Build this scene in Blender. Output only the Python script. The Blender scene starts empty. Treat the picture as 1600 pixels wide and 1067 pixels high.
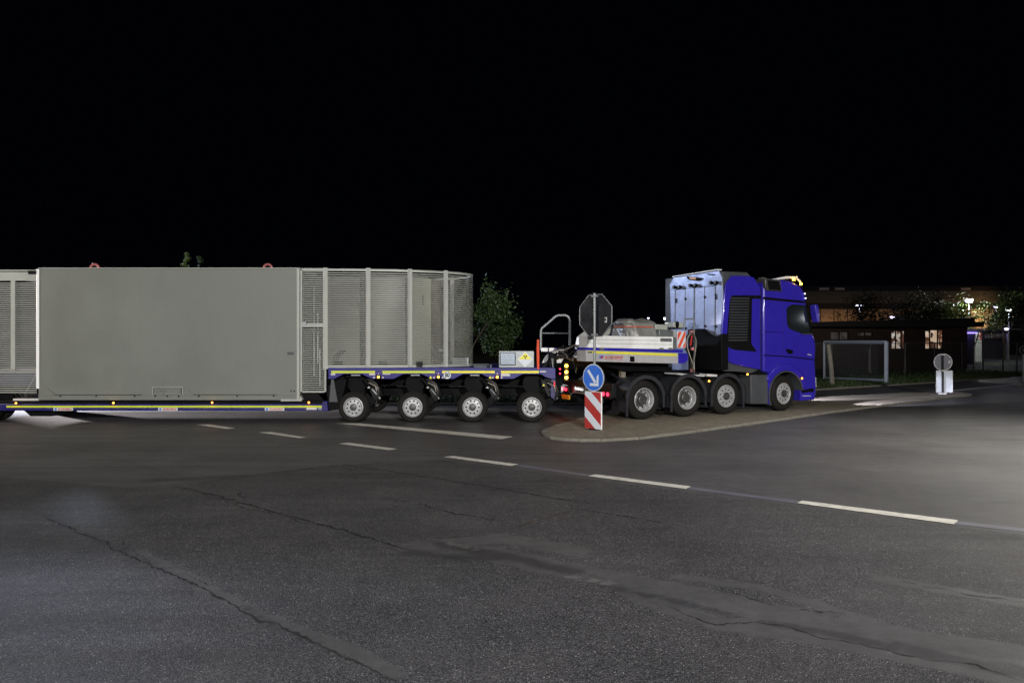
import bpy, bmesh, math, random
import numpy as np
from mathutils import Vector, Matrix
C = bpy.context.scene.collection
SC = bpy.context.scene
R = math.radians
rnd = random.Random(7)
# ------------------------------------------------------------------ camera
F, H, CX, CY = 1067.0, 2.0, 800.0, 533.5
cam = bpy.data.objects.new('camera', bpy.data.cameras.new('camera'))
C.objects.link(cam); cam.location = (0, 0, H); cam.rotation_euler = (R(90), 0, 0)
cam.data.sensor_width = 36; cam.data.lens = 36 * F / 1600; cam.data.clip_end = 3000
SC.camera = cam
# ------------------------------------------------------------------ night sky and lamps
W = bpy.data.worlds.new('World'); SC.world = W; W.use_nodes = True
bg = W.node_tree.nodes['Background']
bg.inputs[0].default_value = (0.25, 0.3, 0.75, 1); bg.inputs[1].default_value = 0.0016
SC.view_settings.view_transform = 'Standard'; SC.view_settings.look = 'None'
SC.view_settings.exposure = 0.0; SC.view_settings.gamma = 1.0

def lamp(name, kind, loc, energy, col, size=0.3, target=None, cone=None, blend=0.5, parent=None):
    l = bpy.data.lights.new(name, kind); l.energy = energy; l.color = col
    if kind == 'AREA': l.size = size; l.shape = 'DISK'
    else: l.shadow_soft_size = size
    if cone: l.spot_size = R(cone); l.spot_blend = blend
    o = bpy.data.objects.new(name, l); C.objects.link(o); o.location = loc
    if target is not None:
        d = Vector(target) - Vector(loc); o.rotation_euler = d.to_track_quat('-Z', 'Y').to_euler()
    if parent: o.parent = parent
    return o
# flood mast left of the frame behind the convoy; next two lamps are added
lamp('flood_lamp', 'SPOT', (-27, 36, 10.5), 15000, (0.68, 0.77, 1.0), 0.5, (3, 20, 1), 60, 0.7)
lamp('low_fill_lamp', 'SPOT', (-25, 28, 1.5), 85000, (1.0, 0.92, 0.92), 0.2, (-9, 19.4, 0), 26, 0.6)  # added, unseen low lamp that brightens the ground under the trailer
lamp('slat_fill_lamp', 'SPOT', (-19, 15.2, 3.6), 1500, (1.0, 0.86, 0.76), 0.2, (-12, 16.8, 2), 80, 0.5)  # added, unseen lamp that brightens the slats at the left end
# street lamps on the near side of the junction; last two are added fills
lamp('junction_lamp', 'SPOT', (-12, -20, 10), 14500, (1.0, 0.97, 0.93), 0.7, (1, 17, 2.6), 60, 0.7)
lamp('junction_lamp', 'SPOT', (9, -26, 10), 48000, (1.0, 0.96, 0.89), 0.8, (0, 17, 2.6), 56, 0.7)
lamp('corner_lamp', 'SPOT', (13.5, 12.5, 8.5), 9000, (1.0, 0.96, 0.88), 0.6, (12.0, 11.0, 0), 112, 1.0)
lamp('near_fill_lamp', 'SPOT', (2.0, 1, 9), 2000, (0.97, 0.95, 1.0), 0.5, (0, 6, 0), 120, 1.0)  # added fill that brightens the near road surface
lamp('left_fill_lamp', 'SPOT', (-11, 2, 8.5), 330, (0.75, 0.83, 1.0), 0.6, (-9, 8, 0), 110, 1.0)  # added, unseen cool fill on the left foreground

# ------------------------------------------------------------------ helpers
class Fr:
    def __init__(s, ox, oy, yaw):
        s.o = (ox, oy); s.yaw = yaw; s.c = math.cos(yaw); s.s = math.sin(yaw)
    def y(s, px, py, v=0.0):
        k = (px - CX) / F; c, n = s.c, s.s; ox, oy = s.o
        u = (k * (oy + v * c) - ox + v * n) / (c - k * n)
        Y = oy + u * n + v * c
        return (u, H + (CY - py) / F * Y)
    def x(s, px, py, u):
        k = (px - CX) / F; c, n = s.c, s.s; ox, oy = s.o
        Y = (u + ox * c + oy * n) / (k * c + n)
        v = -(k * Y - ox) * n + (Y - oy) * c
        return (v, H + (CY - py) / F * Y)
    def ys(s, pts, v=0.0): return [s.y(a, b, v) for a, b in pts]
    def xs(s, pts, u): return [s.x(a, b, u) for a, b in pts]
def gp(px, py, z=0.0):
    Y = (H - z) * F / (py - CY); return ((px - CX) / F * Y, Y)
def at(px, py, Y): return ((px - CX) / F * Y, Y, H + (CY - py) / F * Y)

def mat(name, col, rough=0.5, metal=0.0, var=0.15, scale=2.0, bump=0.0, bscale=60, emit=0, ecol=None, coat=0.0, spec=0.5, trans=0, rvar=0.1, grime=0.0):
    m = bpy.data.materials.new(name); m.use_nodes = True
    nt = m.node_tree; N = nt.nodes; L = nt.links; b = N['Principled BSDF']
    b.inputs['Base Color'].default_value = (*col, 1); b.inputs['Roughness'].default_value = rough
    b.inputs['Metallic'].default_value = metal; b.inputs['Coat Weight'].default_value = coat
    b.inputs['Coat Roughness'].default_value = 0.08
    b.inputs['Specular IOR Level'].default_value = spec; b.inputs['Transmission Weight'].default_value = trans
    if emit:
        b.inputs['Emission Color'].default_value = (*(ecol or col), 1); b.inputs['Emission Strength'].default_value = emit
        return m
    tc = N.new('ShaderNodeTexCoord')
    if var or grime:
        n1 = N.new('ShaderNodeTexNoise'); n1.inputs['Scale'].default_value = scale; n1.inputs['Detail'].default_value = 6; n1.inputs['Roughness'].default_value = 0.65
        L.new(tc.outputs['Object'], n1.inputs['Vector'])
        mr = N.new('ShaderNodeMapRange'); mr.inputs[1].default_value = 0.3; mr.inputs[2].default_value = 0.7
        mr.inputs[3].default_value = 1 - var; mr.inputs[4].default_value = 1 + var; L.new(n1.outputs['Fac'], mr.inputs[0])
        mx = N.new('ShaderNodeMix'); mx.data_type = 'RGBA'; mx.blend_type = 'MULTIPLY'; mx.inputs[0].default_value = 1
        mx.inputs[6].default_value = (*col, 1); L.new(mr.outputs[0], mx.inputs[7])
        out = mx.outputs[2]
        if grime:
            mp = N.new('ShaderNodeMapping'); mp.inputs['Scale'].default_value = (3, 3, 0.5); L.new(tc.outputs['Object'], mp.inputs[0])
            n2 = N.new('ShaderNodeTexNoise'); n2.inputs['Scale'].default_value = 2.5; n2.inputs['Detail'].default_value = 8; L.new(mp.outputs[0], n2.inputs['Vector'])
            m2 = N.new('ShaderNodeMapRange'); m2.inputs[1].default_value = 0.5; m2.inputs[2].default_value = 0.75; m2.inputs[4].default_value = grime; L.new(n2.outputs['Fac'], m2.inputs[0])
            x2 = N.new('ShaderNodeMix'); x2.data_type = 'RGBA'; L.new(m2.outputs[0], x2.inputs[0]); L.new(out, x2.inputs[6]); x2.inputs[7].default_value = (0.06, 0.055, 0.045, 1)
            out = x2.outputs[2]
        L.new(out, b.inputs['Base Color'])
        r2 = N.new('ShaderNodeMapRange'); r2.inputs[1].default_value = 0.3; r2.inputs[2].default_value = 0.7
        r2.inputs[3].default_value = max(0.03, rough - rvar); r2.inputs[4].default_value = min(1, rough + rvar)
        L.new(n1.outputs['Fac'], r2.inputs[0]); L.new(r2.outputs[0], b.inputs['Roughness'])
    if bump:
        n3 = N.new('ShaderNodeTexNoise'); n3.inputs['Scale'].default_value = bscale; n3.inputs['Detail'].default_value = 4; L.new(tc.outputs['Object'], n3.inputs['Vector'])
        bp = N.new('ShaderNodeBump'); bp.inputs['Strength'].default_value = bump; bp.inputs['Distance'].default_value = 0.02
        L.new(n3.outputs['Fac'], bp.inputs['Height']); L.new(bp.outputs[0], b.inputs['Normal'])
    return m
M = {}
def mk(n, *a, **k): M[n] = mat(n, *a, **k)
mk('hood', (0.158, 0.170, 0.152), 0.5, bump=0.12, bscale=110, var=0.09, scale=0.6, grime=0.06)
mk('slat', (0.32, 0.335, 0.30), 0.45, var=0.15, scale=1.3)
mk('post', (0.50, 0.52, 0.49), 0.42, var=0.06)
mk('cage', (0.36, 0.38, 0.35), 0.45, var=0.08)
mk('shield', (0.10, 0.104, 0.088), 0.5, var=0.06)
mk('shieldlit', (0.34, 0.35, 0.28), 0.5, var=0.06)  # lit copy of shield for the panel turned towards the light
mk('whitepaint', (0.88, 0.89, 0.90), 0.38, var=0.04, grime=0.07)
mk('blue', (0.029, 0.019, 0.39), 0.30, coat=0.7, var=0.08, scale=1.0, grime=0.04, bump=0.12, bscale=2.2)
mk('deckblue', (0.013, 0.011, 0.17), 0.42, var=0.2, grime=0.3)
mk('boxgrey', (0.42, 0.42, 0.44), 0.45, var=0.06, grime=0.15)
mk('navy', (0.012, 0.010, 0.12), 0.42, var=0.25, grime=0.4)
mk('black', (0.004, 0.004, 0.005), 0.65, var=0.3, spec=0.12)
mk('matt', (0.006, 0.0065, 0.008), 0.6, spec=0.3, var=0.3, bump=0.1)
mk('fender', (0.020, 0.022, 0.028), 0.5, var=0.25, grime=0.3)
mk('dgrey', (0.055, 0.060, 0.068), 0.55, var=0.12, bump=0.1)
mk('rubber', (0.012, 0.011, 0.010), 0.8, spec=0.25, var=0.25, scale=6, bump=0.15)
mk('rim', (0.42, 0.43, 0.45), 0.38, metal=0.2, var=0.12, scale=8, grime=0.3)
mk('hub', (0.09, 0.09, 0.09), 0.45, metal=0.5, var=0.2)
mk('chrome', (0.6, 0.62, 0.65), 0.2, metal=1.0, var=0.05)
mk('steel', (0.24, 0.26, 0.27), 0.42, metal=0.6, var=0.12)
mk('alu', (0.32, 0.36, 0.50), 0.42, metal=0.5, var=0.38, scale=1.7, rvar=0.2, bump=0.5, bscale=1.6)
mk('yellow', (0.78, 0.72, 0.05), 0.4, var=0.06)
mk('lime', (0.52, 0.60, 0.04), 0.4, var=0.06)
mk('orange', (0.75, 0.09, 0.04), 0.5, var=0.05)
mk('red', (0.52, 0.03, 0.025), 0.4, var=0.06)
mk('signred', (0.40, 0.025, 0.022), 0.4, var=0.06)
mk('signwhite', (0.62, 0.68, 0.76), 0.4, var=0.04)
mk('signblue', (0.01, 0.13, 0.62), 0.38, var=0.05)
mk('signback', (0.008, 0.010, 0.015), 0.45, spec=0.2, var=0.35, scale=3, grime=0.1)
mk('signgrey', (0.14, 0.14, 0.17), 0.5, var=0.1)
mk('galv', (0.24, 0.26, 0.27), 0.45, metal=0.3, var=0.15, scale=10)
mk('plate', (0.55, 0.56, 0.57), 0.45, var=0.1)
mk('unplate', (0.30, 0.36, 0.46), 0.4, metal=0.2, var=0.1)
mk('tarp', (0.20, 0.20, 0.19), 0.38, var=0.2, bump=0.7, bscale=9)
mk('hose', (0.42, 0.40, 0.34), 0.5, var=0.2)
mk('darkhose', (0.03, 0.03, 0.03), 0.4, var=0.2)
mk('glass', (0.010, 0.014, 0.016), 0.06, var=0, coat=1.0)
mk('amber', (1, 0.4, 0.03), emit=11, ecol=(1, 0.30, 0.035))
mk('amberglass', (0.8, 0.35, 0.03), 0.3, var=0)
mk('yellowlight', (1, 0.7, 0.05), emit=8, ecol=(1, 0.55, 0.06))
mk('redlight', (1, 0.02, 0.03), emit=5, ecol=(1, 0.02, 0.06))
mk('whitelight', (1, 1, 1), emit=7, ecol=(0.9, 0.9, 1.0))
mk('coollight', (1, 1, 1), emit=5, ecol=(0.72, 0.66, 1.0))
mk('bluelight', (.3, .3, 1), emit=2.2, ecol=(0.35, 0.25, 1.0))
mk('paintwhite', (0.62, 0.60, 0.54), 0.7, var=0.12, scale=5, bump=0.2, grime=0.35)
mk('seam', (0.12, 0.12, 0.145), 0.5, var=0.15, scale=3)
mk('crackm', (0.010, 0.010, 0.010), 0.9, var=0.3)
mk('crackbrown', (0.055, 0.038, 0.030), 0.9, var=0.3)
mk('bark', (0.06, 0.05, 0.035), 0.85, var=0.3, scale=5, bump=0.5)
mk('wood', (0.20, 0.18, 0.15), 0.8, var=0.25, scale=6, bump=0.4)
mk('kerb', (0.165, 0.155, 0.13), 0.85, var=0.25, scale=6, bump=0.4)
mk('goalpaint', (0.30, 0.34, 0.42), 0.5, var=0.1)
mk('net', (0.10, 0.11, 0.13), 0.7, var=0)
mk('brickdark', (0.035, 0.02, 0.014), 0.85, var=0.3, bump=0.3)
mk('roofdark', (0.010, 0.010, 0.010), 0.8, var=0.2)
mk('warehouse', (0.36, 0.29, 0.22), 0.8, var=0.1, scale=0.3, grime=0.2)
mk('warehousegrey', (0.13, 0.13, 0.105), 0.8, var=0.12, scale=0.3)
mk('warehousedark', (0.03, 0.03, 0.03), 0.8, var=0.12, scale=0.3)
mk('tank', (0.55, 0.10, 0.02), 0.4)
mk('pink', (0.38, 0.12, 0.12), 0.4)
def leafmat(name, a, b_):
    m = mat(name, a, 0.55, var=0); nt = m.node_tree; N = nt.nodes; L = nt.links
    gi = N.new('ShaderNodeNewGeometry'); mx = N.new('ShaderNodeMix'); mx.data_type = 'RGBA'
    mx.inputs[6].default_value = (*a, 1); mx.inputs[7].default_value = (*b_, 1)
    L.new(gi.outputs['Random Per Island'], mx.inputs[0]); L.new(mx.outputs[2], N['Principled BSDF'].inputs['Base Color'])
    M[name] = m
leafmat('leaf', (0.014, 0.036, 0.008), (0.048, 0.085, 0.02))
leafmat('leaflit', (0.07, 0.12, 0.02), (0.13, 0.19, 0.04))  # lit copy of leaf for trees caught by lamplight
leafmat('leafshade', (0.006, 0.008, 0.004), (0.014, 0.017, 0.007))  # shaded copy of leaf, turns the unlit trees into silhouettes
leafmat('blade', (0.016, 0.036, 0.006), (0.045, 0.075, 0.014))

class MB:
    def __init__(s): s.v = []; s.f = []; s.mi = []; s.ms = []; s.cur = 0
    def m(s, name):
        if name not in s.ms: s.ms.append(name)
        s.cur = s.ms.index(name); return s
    def add(s, vs, fs):
        o = len(s.v); s.v += [tuple(p) for p in vs]
        for f in fs: s.f.append([i + o for i in f]); s.mi.append(s.cur)
        return s
    def box(s, x0, x1, y0, y1, z0, z1):
        v = [(x, y, z) for z in (z0, z1) for y in (y0, y1) for x in (x0, x1)]
        return s.add(v, [(0, 2, 3, 1), (4, 5, 7, 6), (0, 1, 5, 4), (2, 6, 7, 3), (0, 4, 6, 2), (1, 3, 7, 5)])
    def prism(s, pts, a, b, axis='y'):
        n = len(pts)
        def P(p, t): return (p[0], t, p[1]) if axis == 'y' else ((t, p[0], p[1]) if axis == 'x' else (p[0], p[1], t))
        v = [P(p, a) for p in pts] + [P(p, b) for p in pts]
        fs = [list(range(n)), list(range(2 * n - 1, n - 1, -1))] + [(i, i + n, (i + 1) % n + n, (i + 1) % n) for i in range(n)]
        return s.add(v, fs)
    def lathe(s, prof, c, n=32, axis='y', closed=False):
        vs = []; fs = []; k = len(prof)
        for i in range(n):
            a = 2 * math.pi * i / n; ca, sa = math.cos(a), math.sin(a)
            for r, h in prof:
                if axis == 'y': vs.append((c[0] + r * ca, c[1] + h, c[2] + r * sa))
                elif axis == 'x': vs.append((c[0] + h, c[1] + r * ca, c[2] + r * sa))
                else: vs.append((c[0] + r * ca, c[1] + r * sa, c[2] + h))
        for i in range(n):
            j = (i + 1) % n
            for q in range(k - 1 if not closed else k):
                p = (q + 1) % k; fs.append((i * k + q, i * k + p, j * k + p, j * k + q))
        return s.add(vs, fs)
    def cyl(s, c, r, h, axis='y', n=20, r2=None):
        r2 = r if r2 is None else r2
        return s.lathe([(0.0001, 0), (r, 0), (r2, h), (0.0001, h)], c, n, axis)
    def tube(s, path, r, n=8):
        P = [Vector(p) for p in path]; vs = []; fs = []; k = len(P)
        up = None
        for i, p in enumerate(P):
            d = (P[min(i + 1, k - 1)] - P[max(i - 1, 0)]).normalized()
            if up is None:
                up = Vector((0, 0, 1)) if abs(d.z) < 0.9 else Vector((0, 1, 0))
            a = d.cross(up)
            if a.length < 1e-4: a = d.cross(Vector((1, 0, 0)))
            a.normalize(); b = a.cross(d).normalized(); up = b
            rr = r[i] if isinstance(r, (list, tuple)) else r
            for j in range(n):
                t = 2 * math.pi * j / n; vs.append(p + a * (rr * math.cos(t)) + b * (rr * math.sin(t)))
        for i in range(k - 1):
            for j in range(n):
                fs.append((i * n + j, i * n + (j + 1) % n, (i + 1) * n + (j + 1) % n, (i + 1) * n + j))
        fs.append(list(range(n - 1, -1, -1))); fs.append([(k - 1) * n + j for j in range(n)])
        return s.add(vs, fs)
    def bar(s, p, q, w, d=None): return s.tube([p, q], w, 4)
    def build(s, name, parent=None, bevel=0, smooth=35, recalc=True, seg=2):
        me = bpy.data.meshes.new(name); me.from_pydata(s.v, [], s.f)
        for n in s.ms: me.materials.append(M[n])
        me.polygons.foreach_set('material_index', s.mi)
        if recalc:
            bm = bmesh.new(); bm.from_mesh(me); bmesh.ops.recalc_face_normals(bm, faces=bm.faces); bm.to_mesh(me); bm.free()
        if smooth:
            me.polygons.foreach_set('use_smooth', [True] * len(me.polygons)); me.set_sharp_from_angle(angle=R(smooth))
        me.update(); o = bpy.data.objects.new(name, me); C.objects.link(o)
        if parent: o.parent = parent
        if bevel:
            b = o.modifiers.new('bevel', 'BEVEL'); b.width = bevel; b.segments = seg; b.limit_method = 'ANGLE'; b.angle_limit = R(40); b.harden_normals = False
        return o
def mb(m): return MB().m(m)
def tag(o, label=None, cat=None, group=None, kind=None):
    if label: o['label'] = label
    if cat: o['category'] = cat
    if group: o['group'] = group
    if kind: o['kind'] = kind
    return o
def thing(name, label, cat, loc=(0, 0, 0), yaw=0, group=None):
    o = bpy.data.objects.new(name, None); o.empty_display_size = 0.2; C.objects.link(o); o.location = loc; o.rotation_euler = (0, 0, yaw)
    return tag(o, label, cat, group)
def copy_tree(o, parent=None):
    c = o.copy(); C.objects.link(c); c.parent = parent
    for ch in list(o.children): copy_tree(ch, c)
    return c
def text(s, name, m, parent, loc, size, rot=(R(90), 0, 0), ext=0.003, shear=0, bold=0, center=True, sx=1, bevel=0):
    cu = bpy.data.curves.new('t', 'FONT'); cu.body = s; cu.size = size; cu.extrude = ext; cu.shear = shear; cu.offset = bold
    if center: cu.align_x = 'CENTER'; cu.align_y = 'CENTER'
    t = bpy.data.objects.new('t', cu); C.objects.link(t)
    me = bpy.data.meshes.new_from_object(t.evaluated_get(bpy.context.evaluated_depsgraph_get()))
    bpy.data.objects.remove(t); me.name = name; me.materials.clear(); me.materials.append(M[m])
    o = bpy.data.objects.new(name, me); C.objects.link(o); o.parent = parent
    o.location = loc; o.rotation_euler = rot; o.scale = (sx, 1, 1)
    return o
def clip(poly, rect):
    x0, x1, y0, y1 = rect
    for ax, lim, sg in ((0, x0, 1), (0, x1, -1), (1, y0, 1), (1, y1, -1)):
        out = []
        for i in range(len(poly)):
            p, q = poly[i], poly[(i + 1) % len(poly)]
            a = (p[ax] - lim) * sg >= 0; b = (q[ax] - lim) * sg >= 0
            if a: out.append(p)
            if a != b:
                t = (lim - p[ax]) / (q[ax] - p[ax]); out.append((p[0] + t * (q[0] - p[0]), p[1] + t * (q[1] - p[1])))
        poly = out
        if not poly: return []
    return poly
def interp(pl, step):
    out = []
    for (a, b) in zip(pl[:-1], pl[1:]):
        n = max(1, int(math.hypot(b[0] - a[0], b[1] - a[1]) / step))
        for i in range(n): out.append((a[0] + (b[0] - a[0]) * i / n, a[1] + (b[1] - a[1]) * i / n))
    out.append(pl[-1]); return out

# ------------------------------------------------------------------ road
def frange(a, b, s):
    n = int(round((b - a) / s)); return [a + (b - a) * i / n for i in range(n)]
xs = [-400, -150, -60, -30, -18] + frange(-12, 13, 0.07) + [13, 18, 30, 60, 150, 400]
ys = [-60, -20, -5, 0, 2] + frange(3, 16, 0.07) + [16, 18, 21, 26, 40, 80, 200, 700]
xs = np.array(xs); ys = np.array(ys)
GX, GY = np.meshgrid(xs, ys)
def pdist(pl):
    P = [gp(*p) for p in pl]; D = np.full(GX.shape, 1e9); 
    for (a, b) in zip(P[:-1], P[1:]):
        dx, dy = b[0] - a[0], b[1] - a[1]; t = np.clip(((GX - a[0]) * dx + (GY - a[1]) * dy) / (dx * dx + dy * dy), 0, 1)
        D = np.minimum(D, np.hypot(GX - a[0] - t * dx, GY - a[1] - t * dy))
    return D
cA = [(380, 744), (440, 736.5), (540, 726), (600, 735), (700, 750), (800, 767), (860, 778), (935, 788)]
cB = [(272, 759), (400, 792), (500, 820), (600, 847), (650, 860)]
cC = [(600, 777), (710, 802), (800, 815)]
cD = [(910, 797), (980, 807), (1045, 817)]
cE = [(800, 825), (860, 807), (905, 795)]
cF = [(50, 797), (100, 822), (150, 840), (200, 865), (250, 890), (300, 912), (370, 944), (405, 972), (435, 976), (500, 1007), (550, 1027), (625, 1062), (650, 1080)]
cG = [(1020, 939), (1070, 955), (1120, 971), (1200, 972), (1240, 980), (1300, 996), (1375, 1010), (1500, 1038), (1620, 1070)]
cH = [(1125, 915), (1175, 935), (1220, 947)]
cH2 = [(1240, 952), (1325, 962)]
cI = [(1400, 907), (1500, 925), (1600, 942), (1640, 950)]
cJ = [(375, 765), (390, 785)]
def band(pl, w, soft=0.12): return np.clip((w - pdist(pl)) / soft + 0.5, 0, 1)
new_line = [(-400, 758), (150, 756), (380, 744), (540, 726), (800, 767), (935, 788), (1246, 800), (1640, 850)]
def above(pl):  # beyond a polyline on the ground = newer smooth asphalt
    P = sorted([gp(*p) for p in pl]); px_ = [p[0] for p in P]; py_ = [p[1] for p in P]
    return np.clip((GY - np.interp(GX, px_, py_)) / 0.1 + 0.5, 0, 1)
smooth_a = np.maximum.reduce([above([(-400, 700), (0, 745), (200, 762), (380, 744), (540, 726), (690, 718), (918, 748), (1246, 790), (1497, 822), (1640, 838)]) ,
    band([(650, 855), (760, 862), (860, 885), (960, 905), (1060, 925), (1200, 955), (1340, 990), (1460, 1010), (1620, 1035)], 0.20),
    band([(960, 905), (1020, 940), (1120, 972), (1300, 1000), (1500, 1040), (1620, 1068)], 0.13),
    band([(210, 862), (300, 905), (400, 960), (520, 1005), (620, 1050)], 0.07),
    band([(700, 850), (780, 840), (900, 860)], 0.16), band([(1380, 905), (1500, 925), (1640, 948)], 0.10),
    band([(1060, 900), (1200, 920), (1400, 985), (1640, 1020)], 0.08)])
dark_a = np.maximum.reduce([band([(690, 850), (800, 870), (870, 888), (900, 893)], 0.09, 0.16), band([(930, 912), (1040, 935), (1140, 960)], .05, .14), band([(640, 862), (720, 872), (800, 868)], .10, .25), band([(1400, 1005), (1500, 1030), (1620, 1050)], .06, .12), band([(60, 800), (110, 824), (200, 866)], .03, .08), band([(380, 945), (420, 975), (500, 1008)], .03, .08), band([(920, 792), (1100, 812), (1250, 830)], .02, .1), band([(1200, 972), (1300, 990), (1400, 1012), (1620, 1060)], 0.06, 0.11),
    band([(150, 842), (220, 872), (300, 912)], 0.03, 0.10), band([(240, 750), (330, 746), (380, 744)], 0.15, 0.4), band([(1, 690), (120, 700), (300, 748)], 0.03, 0.08), band(cB, 0.02, 0.06)])
light_a = np.maximum.reduce([band([(700, 848), (745, 858)], 0.05, 0.1), band([(890, 900), (960, 912)], 0.05, 0.1), band([(1360, 1012), (1390, 1018)], 0.02, 0.05)])
V = [(x, y, 0) for y in ys for x in xs]; nx = len(xs)
Fc = [(j * nx + i, j * nx + i + 1, (j + 1) * nx + i + 1, (j + 1) * nx + i) for j in range(len(ys) - 1) for i in range(nx - 1)]
me = bpy.data.meshes.new('road'); me.from_pydata(V, [], Fc)
for nm, arr in (('newer', smooth_a), ('darker', dark_a), ('worn', light_a)):
    a = me.attributes.new(nm, 'FLOAT', 'POINT'); a.data.foreach_set('value', arr.astype(np.float32).ravel())
road = bpy.data.objects.new('road', me); C.objects.link(road); tag(road, kind='structure')
def asphalt():
    m = bpy.data.materials.new('asphalt'); m.use_nodes = True; nt = m.node_tree; N = nt.nodes; L = nt.links; b = N['Principled BSDF']
    tc = N.new('ShaderNodeTexCoord')
    def noise(sc, det=4, rough=0.6, src=None):
        n = N.new('ShaderNodeTexNoise'); n.inputs['Scale'].default_value = sc; n.inputs['Detail'].default_value = det; n.inputs['Roughness'].default_value = rough
        L.new(src or tc.outputs['Object'], n.inputs['Vector']); return n.outputs['Fac']
    def mr(x, a, b_, c, d):
        n = N.new('ShaderNodeMapRange'); n.inputs[1].default_value = a; n.inputs[2].default_value = b_; n.inputs[3].default_value = c; n.inputs[4].default_value = d
        L.new(x, n.inputs[0]); return n.outputs[0]
    def math_(op, x, y):
        n = N.new('ShaderNodeMath'); n.operation = op
        for i, k in enumerate((x, y)):
            if isinstance(k, (int, float)): n.inputs[i].default_value = k
            else: L.new(k, n.inputs[i])
        return n.outputs[0]
    def attr(nm):
        n = N.new('ShaderNodeAttribute'); n.attribute_name = nm; return n.outputs['Fac']
    def mix(f, a, b_):
        n = N.new('ShaderNodeMix'); n.data_type = 'RGBA'
        for i, k in ((0, f), (6, a), (7, b_)):
            if isinstance(k, tuple): n.inputs[i].default_value = (*k, 1)
            elif isinstance(k, (int, float)): n.inputs[i].default_value = k
            else: L.new(k, n.inputs[i])
        return n.outputs[2]
    edge = noise(5, 6, 0.7)
    sm = mr(math_('ADD', attr('newer'), math_('MULTIPLY', math_('SUBTRACT', edge, 0.5), 1.5)), 0.36, 0.68, 0, 0.94)
    dk = mr(math_('ADD', attr('darker'), math_('MULTIPLY', math_('SUBTRACT', edge, 0.5), 1.1)), 0.3, 0.75, 0, 1)
    wn = mr(math_('ADD', attr('worn'), math_('MULTIPLY', math_('SUBTRACT', noise(14, 6), 0.5), 1.6)), 0.45, 0.7, 0, 1)
    vor = N.new('ShaderNodeTexVoronoi'); vor.inputs['Scale'].default_value = 95; L.new(tc.outputs['Object'], vor.inputs['Vector'])
    sep = N.new('ShaderNodeSeparateColor'); L.new(vor.outputs['Color'], sep.inputs[0])
    chip = mr(sep.outputs[0], 0, 1, 0, 1)
    gap = mr(vor.outputs['Distance'], 0.25, 0.75, 1, 0)
    chipcol = mix(mr(chip, 0.2, 1.0, 0, 1), (0.040, 0.039, 0.043), (0.155, 0.152, 0.162))
    sparkle = mr(sep.outputs[1], 0.965, 0.98, 0, 1)
    chipcol = mix(math_('MULTIPLY', sparkle, 0.8), chipcol, (0.45, 0.43, 0.42))
    coarse = mix(gap, (0.016, 0.016, 0.018), chipcol)
    big = noise(0.9, 5, 0.6)
    coarse = mix(mr(big, 0.35, 0.7, 0, 0.35), coarse, (0.075, 0.070, 0.066))
    fine = noise(160, 3, 0.7)
    smc = mix(mr(fine, 0.3, 0.75, 0, 1), (0.063, 0.062, 0.063), (0.112, 0.109, 0.108))
    smc = mix(mr(noise(0.5, 5, 0.6), 0.35, 0.7, 0, 0.5), smc, (0.050, 0.050, 0.054))
    mpp = N.new('ShaderNodeMapping'); mpp.inputs['Rotation'].default_value = (0, 0, R(-24)); mpp.inputs['Scale'].default_value = (0.25, 2.6, 1); L.new(tc.outputs['Object'], mpp.inputs[0])
    streak = noise(1.2, 5, 0.6, mpp.outputs[0])
    col = mix(sm, coarse, smc)
    col = mix(mr(streak, 0.45, 0.75, 0, 0.45), col, (0.038, 0.037, 0.038))
    col = mix(math_('MULTIPLY', dk, 0.7), col, (0.024, 0.023, 0.027))
    col = mix(math_('MULTIPLY', wn, 0.6), col, (0.13, 0.125, 0.12))
    mot = N.new('ShaderNodeMix'); mot.data_type = 'RGBA'; mot.blend_type = 'MULTIPLY'; mot.inputs[0].default_value = 1
    L.new(col, mot.inputs[6]); L.new(mr(noise(0.45, 7, 0.68), 0.32, 0.68, 0.68, 1.25), mot.inputs[7]); col = mot.outputs[2]
    mo2 = N.new('ShaderNodeMix'); mo2.data_type = 'RGBA'; mo2.blend_type = 'MULTIPLY'; mo2.inputs[0].default_value = 1
    L.new(col, mo2.inputs[6]); L.new(mr(noise(7, 6, 0.7), 0.3, 0.7, 0.8, 1.18), mo2.inputs[7]); col = mo2.outputs[2]
    L.new(col, b.inputs['Base Color'])
    rg = mr(sm, 0, 1, 0.62, 0.56); rg = math_('ADD', rg, mr(streak, 0.3, 0.7, -0.06, 0.08)); L.new(rg, b.inputs['Roughness'])
    hgt = math_('ADD', math_('MULTIPLY', math_('MULTIPLY', gap, math_('ADD', 0.4, chip)), math_('SUBTRACT', 1.05, sm)), math_('MULTIPLY', fine, 0.12))
    hgt = math_('ADD', hgt, math_('MULTIPLY', noise(2.2, 4), 1.2))
    bp = N.new('ShaderNodeBump'); bp.inputs['Strength'].default_value = 0.75; bp.inputs['Distance'].default_value = 0.006
    L.new(hgt, bp.inputs['Height']); L.new(bp.outputs[0], b.inputs['Normal'])
    return m
M['asphalt'] = asphalt(); me.materials.append(M['asphalt'])

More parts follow.
